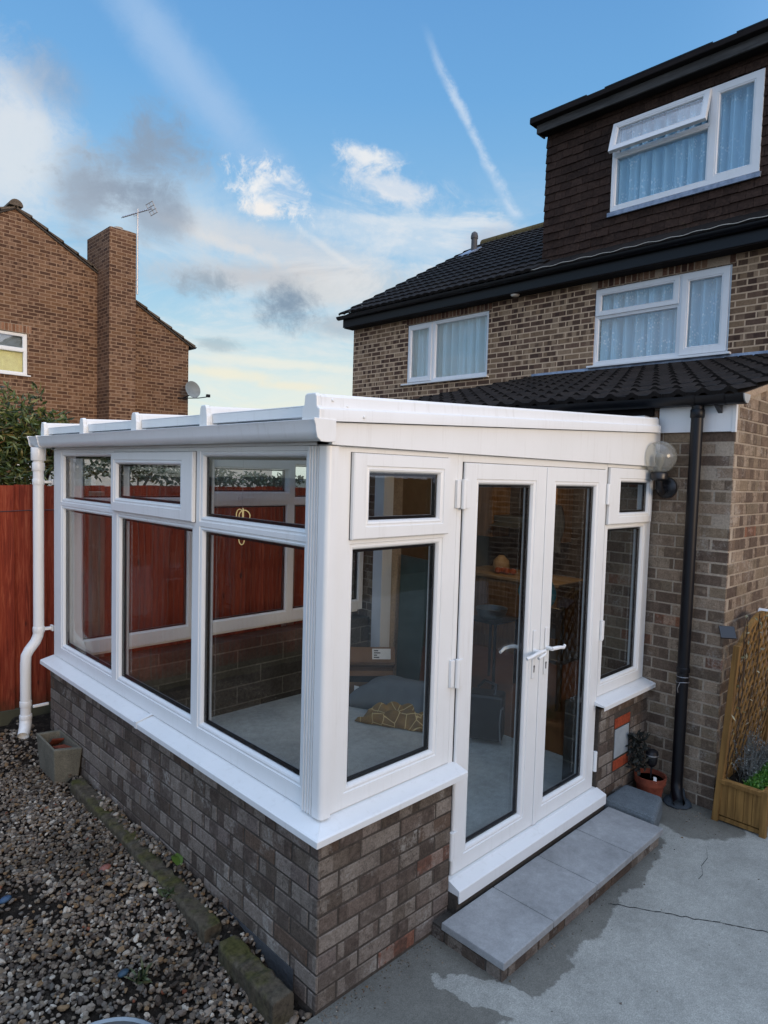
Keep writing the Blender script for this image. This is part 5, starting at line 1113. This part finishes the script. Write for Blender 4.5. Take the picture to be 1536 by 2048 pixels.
# grey floppy sheet (rolled foam underlay)
def sheet(name, c, sx, sy, hgt, mat, label, cat, rot=0, seed=1, n=36, fold=.04, power=.6):
    r = random.Random(seed); ph = [r.uniform(0, 6.3) for _ in range(6)]; m = MB()
    for j in range(n + 1):
        for i in range(n + 1):
            u, v = i / n * 2 - 1, j / n * 2 - 1; rr = max(abs(u), abs(v)); prof = max(0., 1 - (abs(u) ** 2.6)) ** power * max(0., 1 - abs(v) ** 2.6) ** power
            z = c[2] + .004 + hgt * prof * (.85 + .15 * math.sin(2.2 * u + ph[0])) + fold * prof * math.sin(5 * u + 3 * v + ph[1]) * .5 + fold * .3 * abs(math.sin(4 * u - 6 * v + ph[2])) * (.2 + prof)
            x = u * sx / 2 * (1 + .05 * math.sin(3 * v + ph[3])); y = v * sy / 2 * (1 + .06 * math.sin(3 * u + ph[4])); ca, sa = math.cos(rot), math.sin(rot)
            m.v.append((c[0] + x * ca - y * sa, c[1] + x * sa + y * ca, z))
    for j in range(n):
        for i in range(n): a = j * (n + 1) + i; m.f.append((a, a + 1, a + n + 2, a + n + 1))
    o = one(m, name, mat, label, cat, smooth=True, sharp=180); s_ = o.modifiers.new('s', 'SOLIDIFY'); s_.thickness = .004; s_.offset = -1; return o
greyf = simple('grey_foam', S(98, 104, 106), .8, bump=.1)
sheet('grey_cushion', (2.46, 1.86, FL), .48, .95, .235, greyf, 'large slumped grey cushion on the floor in front of the cardboard box', 'cushion', R(18), 3, power=.45, fold=.03)
m = MB(); rotbox(m, (2.20, 2.22, FL + .10), (.004, .045, .05), R(20)); one(m, 'care_tag', M['upvc'], 'small white tag on the left end of the grey cushion', 'tag')
def goldpat():
    t = NT('geometric_wrap'); p = t.obj(); v = t.n('TexVoronoi', feature='DISTANCE_TO_EDGE', i={'Vector': p, 'Scale': 10.}).outputs['Distance']
    e = t.maprange(v, .035, .02); c = t.mix(e, t.ramp(t.noise(p, 6, 3), [(.35, S(112, 84, 40)), (.65, S(150, 116, 60))]), S(208, 182, 124)); return t.bsdf(c, .7, .3)
gp = goldpat()
sheet('patterned_fabric', (2.20, 1.66, FL), .34, .66, .06, gp, 'crumpled mustard fabric with pale geometric lines on the conservatory floor', 'fabric', R(24), 5, fold=.10, power=.35)
# black wheeled bag with metal frame
bb = thing('tool_bag', (2.38, 1.02, FL), 'black upright tool case with a metal tube frame standing on the conservatory floor', 'tool case')
m = MB(); rotbox(m, (2.40, 1.0, FL + .03), (.18, .26, .34), R(28)); m.build('case', M['black_plastic'], bb, bevel=.02)
m = MB()
for s_ in (-1, 1):
    cx_, cy_ = 2.40 - .10 * math.cos(R(28)) - s_ * .12 * math.sin(R(28)), 1.0 - .10 * math.sin(R(28)) + s_ * .12 * math.cos(R(28)); m.tube([(cx_ + .02, cy_, FL + .02), (cx_, cy_, FL + .05), (cx_ - .012, cy_, FL + .18), (cx_, cy_, FL + .28), (cx_ + .03, cy_, FL + .29)], .006, 8)
m.build('tube_frame', M['alu'], bb, smooth=True)
m = MB(); m.tube([(2.36, .9, FL + .38), (2.40, .92, FL + .44), (2.44, 1.05, FL + .44), (2.42, 1.10, FL + .38)], .012, 8); m.build('carry_handle', M['black_plastic'], bb, smooth=True)
# leaning boards in the doorway
m = MB(); m.hexa([(2.95, 2.20, FL + .006), (2.97, 2.20, FL + .006), (2.97, 2.48, FL + .006), (2.95, 2.48, FL + .006), (2.99, 2.12, 1.28), (3.01, 2.12, 1.28), (3.01, 2.50, 1.30), (2.99, 2.50, 1.30)]); one(m, 'leaning_board', simple('teal_board', S(56, 76, 72), .4), 'dull teal board leaning in the kitchen doorway behind the box', 'board')
m = MB(); m.hexa([(3.02, 1.98, FL + .006), (3.03, 1.98, FL + .006), (3.05, 2.16, FL + .006), (3.04, 2.16, FL + .006), (3.05, 1.98, 1.9), (3.06, 1.98, 1.9), (3.08, 2.10, 1.9), (3.07, 2.10, 1.9)]); one(m, 'hanging_curtain', simple('dark_green_cloth', S(40, 54, 54), .8), 'dark green strip of curtain hanging in the kitchen doorway', 'curtain')
m = MB(); m.hexa([(3.10, 1.78, .62), (3.14, 1.78, .62), (3.14, 1.92, .62), (3.10, 1.92, .62), (3.10, 1.79, 1.02), (3.14, 1.79, 1.02), (3.14, 1.90, 1.02), (3.10, 1.90, 1.02)]); one(m, 'safety_vest', simple('hi_vis', S(150, 190, 40), .7), 'lime yellow safety vest hanging in the dark doorway', 'vest', bevel=.015)
# kitchen
kc = thing('kitchen_base_unit', (5.0, 2.2, FL), 'kitchen base cupboards with pale wooden worktop seen through the left door', 'kitchen unit')
m = MB(); m.box(4.6, 5.2, 1.75, 3.1, FL, .92); m.build('cupboard', M['oak'], kc)
m = MB(); m.box(4.57, 5.2, 1.72, 3.1, .921, .96); m.build('worktop', M['worktop'], kc, bevel=.005)
for y in (1.78, 2.22, 2.66): m = MB(); m.box(4.585, 4.599, y, y + .42, .25, .90); m.build('cupboard_door', M['oak'], kc, bevel=.004)
wu = thing('kitchen_wall_unit', (5.0, 2.2, 1.35), 'tan wooden wall cupboards over the kitchen worktop', 'kitchen unit')
m = MB(); m.box(4.85, 5.2, 1.95, 2.36, 1.36, 2.1); m.box(4.85, 5.2, 2.80, 3.1, 1.36, 2.1); m.build('cupboard', M['oak'], wu)
for y in (1.965,): m = MB(); m.box(4.835, 4.849, y, y + .385, 1.38, 2.08); m.build('cupboard_door', M['oak'], wu, bevel=.004)
m = MB(); m.box(5.19, 5.22, 1.72, 3.1, .96, 2.2); one(m, 'splashback', simple('dark_splash', S(70, 62, 56), .3), 'dark splashback panel behind the kitchen worktop', 'panel')
m = MB(); m.box(4.86, 5.15, 2.37, 2.79, 1.55, 1.62); m.hexa([(4.75, 2.38, 1.50), (5.15, 2.38, 1.50), (5.15, 2.78, 1.50), (4.75, 2.78, 1.50), (4.86, 2.42, 1.549), (5.15, 2.42, 1.549), (5.15, 2.74, 1.549), (4.86, 2.74, 1.549)]); one(m, 'cooker_hood', M['metal'], 'slim grey cooker hood between the wall cupboards', 'cooker hood')
m = MB(); m.lathe([(.07, 0), (.10, .05), (.09, .14), (.04, .19), (.03, .2)], (4.8, 2.62, .962), 18); one(m, 'bread_crock', simple('cream_crock', S(190, 160, 120), .5), 'round tan crock on the kitchen worktop', 'crock', smooth=True)
m = MB()
for (dx, dy) in ((0, 0), (.03, .07), (-.03, .1), (.02, -.07)): m.lathe([(0, 0), (.035, .02), (.04, .04), (.03, .065), (0, .075)], (4.72 + dx, 2.48 + dy, .962), 12)
one(m, 'fruit_heap', simple('orange_fruit', S(180, 90, 50), .5), 'small heap of orange fruit on the worktop', 'fruit', smooth=True)
m = MB(); m.box(3.35, 3.75, 1.62, 1.98, .72, .735); tbk = thing('side_table', (3.55, 1.8, FL), 'small dark table with a glass dish in the kitchen', 'table'); m.build('table_top', M['black_plastic'], tbk)
for xx in (3.37, 3.71):
    for yy in (1.64, 1.94): m = MB(); m.box(xx, xx + .02, yy, yy + .02, FL + .005, .719); m.build('leg', M['black_plastic'], tbk)
m = MB(); m.lathe([(.08, 0), (.13, .03), (.15, .10), (.14, .10), (.12, .035), (.0, .012)], (3.52, 1.80, .7355), 24); one(m, 'glass_dish', M['metal'], 'shiny steel bowl on the dark kitchen table', 'bowl', smooth=True)
# hanging clutter seen through the right leaf
def cloth(name, c, w, h, col, label, cat, seed):
    r = random.Random(seed); m = MB(); n = 14; ph = r.uniform(0, 6)
    for s_ in (0, .02):
        for j in range(n + 1):
            for i in range(n + 1):
                u, v = i / n - .5, j / n; ww = w * (.55 + .45 * math.sin(math.pi * min(1, v * 1.15 + .12))); m.v.append((c[0] + s_ + .02 * math.sin(u * 14 + ph + v * 2), c[1] + u * ww, c[2] - v * h - .04 * abs(u)))
    for s_ in (0, (n + 1) ** 2):
        for j in range(n):
            for i in range(n): a = s_ + j * (n + 1) + i; m.f.append((a, a + 1, a + n + 2, a + n + 1))
    one(m, name, simple(name + '_cloth', col, .85), label, cat, smooth=True, sharp=180)
cloth('apron', (3.55, 1.36, 2.02), .22, .62, S(176, 150, 116), 'tan apron hanging in the kitchen behind the right door', 'apron', 1)
cloth('cloth_bag', (3.50, 1.16, 1.85), .20, .40, S(150, 130, 104), 'beige cloth bag hanging right of the apron', 'bag', 2)
cloth('tea_towel', (3.62, 1.50, 1.95), .10, .75, S(96, 52, 40), 'narrow dark red towel hanging left of the apron', 'towel', 3)
cloth('headscarf', (3.42, 1.25, 1.42), .17, .24, S(196, 190, 158), 'cream scarf draped over the back of the kitchen chair', 'scarf', 4)
chh = thing('kitchen_chair', (3.5, 1.15, FL), 'dark kitchen chair draped with a teal garment', 'chair')
for (xx, yy, zt) in ((3.35, .95, 1.0), (3.35, 1.32, 1.0), (3.72, .95, .5), (3.72, 1.32, .5)): m = MB(); m.box(xx, xx + .035, yy, yy + .035, FL + .005, zt); m.build('leg', M['black_plastic'], chh)
m = MB(); m.box(3.34, 3.76, .94, 1.37, .501, .54); m.build('seat', M['black_plastic'], chh, bevel=.01)
m = MB(); m.box(3.335, 3.349, .95, 1.355, .72, .98); m.build('backrest', M['black_plastic'], chh, bevel=.006)
cloth('teal_jumper', (3.31, 1.18, 1.22), .36, .34, S(40, 112, 112), 'teal jumper hanging over the kitchen chair back', 'jumper', 5)
# glowing rings modelled in place of a light fitting's reflection in the glass
hr = thing('lamp_reflection', (.30, 1.05, 1.66), 'cluster of thin glowing golden rings standing in for a light fitting reflected in the front glass', 'lamp reflection')
m = MB()
for (cy_, cz_, r_, ax_) in ((1.075, 1.83, .033, 0), (1.045, 1.835, .033, .5), (1.03, 1.83, .03, -.6), (1.055, 1.705, .025, 0), (1.05, 1.76, .03, .3)):
    m.tube([(.30 + r_ * math.cos(t) * math.sin(ax_) * 1., cy_ + r_ * math.cos(t) * math.cos(ax_), cz_ + r_ * math.sin(t)) for t in [k * math.pi / 10 for k in range(21)]], .0028, 6)
m.build('rings', M['gold'], hr)
m = MB(); m.tube([(.30, 1.05, 1.86), (.30, 1.05, 2.22)], .0008, 4); m.build('thread', M['alu'], hr)

kl = bpy.data.lights.new('kitchen_light', 'POINT'); kl.energy = 11; kl.color = (1., .74, .45); kl.shadow_soft_size = .15
klo = bpy.data.objects.new('kitchen_light', kl); COL.objects.link(klo); klo.location = (4.1, 1.7, 2.25)
# ================================================================== SKY, LIGHT
w = bpy.data.worlds.new('World'); scene.world = w; w.use_nodes = True
t = NT.__new__(NT); t.t = w.node_tree; t.t.nodes.clear(); t.out = t.t.nodes.new('ShaderNodeOutputWorld')
SUN_AZ, SUN_EL = R(-97), R(9)     # direction the sun stands in (azimuth from +X towards +Y)
sky = t.n('TexSky'); sky.sky_type = 'NISHITA'; sky.sun_disc = False; sky.sun_elevation = SUN_EL; sky.sun_rotation = R(90) - SUN_AZ; sky.air_density = 1.2; sky.dust_density = 1.5; sky.ozone_density = 1.5
dirv = t.n('TexCoord').outputs['Generated']; sp = t.n('SeparateXYZ', i={0: dirv})
el = t.math('MULTIPLY', t.math('ARCSINE', sp.outputs[2]), 57.2958); az = t.math('MULTIPLY', t.math('ARCTAN2', sp.outputs[1], sp.outputs[0]), 57.2958)
e01 = t.math('DIVIDE', el, 90., clamp=True)
WB_ = .70
def K(r, g, b, k=1.): return tuple(lin(c) * k * WB_ for c in (r, g, b)) + (1,)
grad = t.ramp(e01, [(0, K(232, 240, 226)), (.07, K(214, 236, 240)), (.14, K(172, 214, 240)), (.22, K(140, 196, 240)), (.32, K(112, 176, 234)), (.42, K(98, 160, 224)), (.6, K(110, 155, 210)), (1, K(150, 175, 210))])
nish = t.mix(1., sky.outputs[0], (.112, .112, .112, 1), 'MULTIPLY')
base = t.mix(.82, nish, grad)
nz = t.n('TexNoise', i={'Vector': t.n('Mapping', i={'Vector': dirv, 'Scale': (1, 1, 1.7)}).outputs[0], 'Scale': 6.5, 'Detail': 14., 'Roughness': .66, 'Distortion': .6})
nf = nz.outputs['Fac']; nc = t.n('TexNoise', i={'Vector': dirv, 'Scale': 30., 'Detail': 12., 'Roughness': .72, 'Distortion': .4}).outputs['Fac']
nb = t.n('TexNoise', i={'Vector': t.n('Mapping', i={'Vector': dirv, 'Scale': (1, 1, 3.2)}).outputs[0], 'Scale': 5., 'Detail': 14., 'Roughness': .66, 'Distortion': .9}).outputs['Fac']
def blob(a0, e0, sa, se, rot=0., wob=1.2, lo_=1.15, hi_=.35, fine=.5, wisp=0.):
    da = t.math('SUBTRACT', az, a0); de = t.math('SUBTRACT', el, e0); c_, s_ = math.cos(R(rot)), math.sin(R(rot))
    p = t.math('DIVIDE', t.math('ADD', t.math('MULTIPLY', da, c_), t.math('MULTIPLY', de, s_)), sa); q = t.math('DIVIDE', t.math('SUBTRACT', t.math('MULTIPLY', de, c_), t.math('MULTIPLY', da, s_)), se)
    d = t.math('SQRT', t.math('ADD', t.math('MULTIPLY', p, p), t.math('MULTIPLY', q, q)))
    d = t.math('ADD', d, t.math('MULTIPLY', t.math('SUBTRACT', nf, .5), wob * 2)); d = t.math('ADD', d, t.math('MULTIPLY', t.math('SUBTRACT', nc, .5), fine * 2))
    m_ = t.maprange(d, lo_, hi_)
    if wisp: m_ = t.math('MULTIPLY', m_, t.maprange(nb, .5 - .12 * wisp, .5 + .12))
    return m_
c = base
def over(mask, col, k): 
    global c
    c = t.mix(t.math('MULTIPLY', mask, k), c, col)
# broad thin veil low down, everywhere
veil = t.math('MULTIPLY', t.maprange(nb, .34, .64), t.maprange(el, 26., 9.)); over(veil, K(232, 234, 234), .72)
over(t.math('MULTIPLY', t.maprange(nb, .40, .64), t.maprange(el, 11., 4.)), K(248, 240, 214), .8)
over(t.maprange(el, 14., 5.), K(226, 240, 236), .55)
over(blob(74.5, 22.5, 5.5, 5.5, 0, .8, 1.3, .2), K(228, 232, 236), .85)
over(blob(66, 20, 10, 4, 10, .9, 1.3, .1), K(206, 222, 234), .6)
over(blob(62.5, 28.8, 13, 2.1, 38, .45, 1.35, .05, .3), K(166, 198, 234), .72)
over(blob(41.5, 21.8, 8.5, 1.5, 22, 1.0, 1.25, .1, .9, .6), K(226, 232, 238), .8)
over(blob(44, 20.4, 9, .5, 2, .5, 1.2, .1, .6), K(228, 234, 240), .6)
over(blob(50, 17.6, 5, .4, 30, .4, 1.2, .1, .6), K(228, 236, 242), .6)
over(blob(58, 17.6, 7, .6, 14, .6, 1.2, .1, .8), K(232, 230, 228), .6)
over(blob(47.4, 24.7, 3.2, 1.1, 10, 1.0, 1.2, .1, 1.0, .5), K(238, 240, 242), .9)
over(blob(45.8, 22.6, 4.4, 1.1, 10, .8, 1.2, .3, .8), K(224, 230, 238), .8)
over(blob(44.5, 19.4, 10, 2.2, 5, .7, 1.3, .2, .5), K(206, 222, 236), .7)
over(blob(55.8, 22.0, 3.6, 2.2, 15, .9, 1.1, .45, 1.5, 1.), K(244, 244, 244), 1.)
over(blob(56.2, 20.6, 2.4, .8, 0, .5, 1.1, .3, .8), K(246, 242, 238), .9)
over(blob(55, 18, 12, 1.6, 8, .6, 1.3, .2, .4), K(222, 220, 220), .6)
over(blob(57, 15.7, 9, 1.3, -4, .6, 1.3, .2, .4), K(202, 200, 202), .75)
over(blob(50, 15.2, 7, 1.6, -6, .6, 1.3, .2, .4), K(214, 210, 206), .6)
over(blob(43.5, 19.8, 9, 2.6, 10, 1.0, 1.3, .1, .9, .35), K(222, 230, 238), .75)
over(blob(48.5, 16.0, 8, 2.4, 8, 1.0, 1.3, .1, .8, .4), K(226, 230, 234), .6)
over(blob(45.5, 22.9, 5, 1.1, 12, 1.0, 1.25, .1, 1.0, .5), K(234, 236, 240), .85)
over(blob(61, 12.5, 7, 1.4, 5, .9, 1.3, .1, .8, .5), K(222, 232, 236), .6)
# vapour trail: a curve in the sky, azimuth as a function of elevation
import numpy as _n
pf = _n.polyfit([31.6, 28., 25., 23.3, 20.9], [42.4, 40.2, 38., 36.7, 35.5], 2)
azc = t.math('MULTIPLY_ADD', el, t.math('MULTIPLY_ADD', el, float(pf[0]), float(pf[1])), float(pf[2]))
azc = t.math('ADD', azc, t.math('MULTIPLY', t.math('SUBTRACT', nf, .5), 1.6))
wd_ = t.n('MapRange', i={0: el, 1: 33., 2: 21., 3: .62, 4: .78}).outputs[0]
dd_ = t.math('DIVIDE', t.math('ABSOLUTE', t.math('ADD', t.math('SUBTRACT', az, azc), t.math('MULTIPLY', t.math('SUBTRACT', nc, .5), .9))), wd_)
trail = t.math('MULTIPLY', t.maprange(dd_, 1., .0), t.math('MULTIPLY', t.maprange(el, 33.5, 29.), t.maprange(el, 20.3, 21.)))
trail = t.math('MULTIPLY', trail, t.maprange(nc, .32, .58, .35, 1.)); over(trail, K(208, 224, 242), .72)
over(blob(66.3, 22.9, 6.0, 3.2, -15, 1.2, 1.2, .0, .9), K(140, 156, 176), .82)
over(blob(70.2, 20.2, 2.6, 4.2, 0, .9, 1.15, .15, .5), K(150, 164, 182), .75)
over(blob(64.5, 19.4, 3.0, 2.4, 0, .8, 1.1, .2, .5), K(140, 156, 176), .65)
over(blob(72, 26.5, 3.5, 2.4, 20, .8, 1.2, .2, .5), K(150, 168, 192), .5)
over(blob(54.3, 13.7, 3.3, 2.3, 0, .9, 1.15, .05, .9), K(128, 150, 172), .92)
over(blob(60.5, 14.9, 3.4, 1.2, 0, 1.2, 1.1, .05, 1.2), K(150, 168, 184), .75)
over(blob(49.5, 12.2, 3.5, 1.2, 0, .8, 1.2, .2, .5), K(176, 182, 190), .6)
over(blob(59.8, 10.2, 2.2, .7, 0, .9, 1.1, .2, .8), K(170, 190, 200), .7)
over(blob(36.5, 18.6, 3.2, 1.6, 0, .7, 1.2, .2, .5), K(168, 184, 208), .7)
over(blob(59, 7.9, 5, .55, 3, .5, 1.2, .2, .5), K(250, 240, 212), .6)
over(blob(54, 9.0, 8, .5, 2, .6, 1.2, .2, .6), K(246, 242, 226), .6)
over(blob(53.5, 7.2, 3.5, .4, 0, .5, 1.2, .2, .5), K(248, 238, 212), .6)
# the sunset side and the bright veil overhead, both outside the photo
azs = t.math('COSINE', t.math('MULTIPLY', t.math('SUBTRACT', az, math.degrees(SUN_AZ)), .0174533))
glow = t.math('MULTIPLY', t.maprange(azs, .15, 1.), t.maprange(el, 50., 2.)); c = t.mix(glow, c, K(255, 218, 170, 3.2))
ovh = t.math('MULTIPLY', t.maprange(el, 42., 62.), t.maprange(nb, .25, .7, .55, 1.)); c = t.mix(ovh, c, K(202, 220, 250, 3.1))
bk = t.math('MULTIPLY', t.maprange(azs, -.55, .1), t.maprange(el, 60., 10., .4, 1.)); c = t.mix(t.math('MULTIPLY', bk, .75), c, K(168, 200, 244, 1.75))
gr = t.maprange(el, 0., -3.); c = t.mix(gr, c, K(90, 90, 80, .6))
BG = .1
cc = t.mix(1., c, (1 / BG, 1 / BG, 1 / BG, 1), 'MULTIPLY')
bgn = t.n('Background', i={'Color': cc, 'Strength': BG}); t.t.links.new(bgn.outputs[0], t.out.inputs[0])

sd_ = bpy.data.lights.new('sun', 'SUN'); sd_.energy = 1.22; sd_.angle = R(24); sd_.color = (1., .75, .49)
so_ = bpy.data.objects.new('sun', sd_); COL.objects.link(so_)
sv = Vector((math.cos(SUN_EL) * math.cos(SUN_AZ), math.cos(SUN_EL) * math.sin(SUN_AZ), math.sin(SUN_EL))); so_.rotation_euler = sv.to_track_quat('Z', 'Y').to_euler(); so_.location = (-3, -8, 6)

# ================================================================== CAMERA
cam = bpy.data.cameras.new('camera'); co = bpy.data.objects.new('camera', cam); COL.objects.link(co); scene.camera = co
yaw, pitch, roll = R(45.243), R(-3.398), R(1.654)
F = Vector((math.cos(pitch) * math.cos(yaw), math.cos(pitch) * math.sin(yaw), math.sin(pitch))); r0 = F.cross(Vector((0, 0, 1))).normalized(); u0 = r0.cross(F)
rr = r0 * math.cos(roll) + u0 * math.sin(roll); uu = -r0 * math.sin(roll) + u0 * math.cos(roll)
co.matrix_world = Matrix(((rr.x, uu.x, -F.x, CX), (rr.y, uu.y, -F.y, CY), (rr.z, uu.z, -F.z, CZ), (0, 0, 0, 1)))
cam.sensor_fit = 'VERTICAL'; cam.sensor_height = 36; cam.sensor_width = 27; cam.lens = 1325 / 2048 * 36; cam.shift_x = -6.9 / 2048; cam.shift_y = 3.6 / 2048
cam.clip_start = .05; cam.clip_end = 500
scene.render.resolution_x = 768; scene.render.resolution_y = 1024
scene.render.engine = 'CYCLES'; scene.cycles.transparent_max_bounces = 32; scene.cycles.max_bounces = 8
vs = scene.view_settings; vs.view_transform = 'Standard'; vs.look = 'None'; vs.gamma = 1; vs.exposure = .5; vs.use_curve_mapping = False
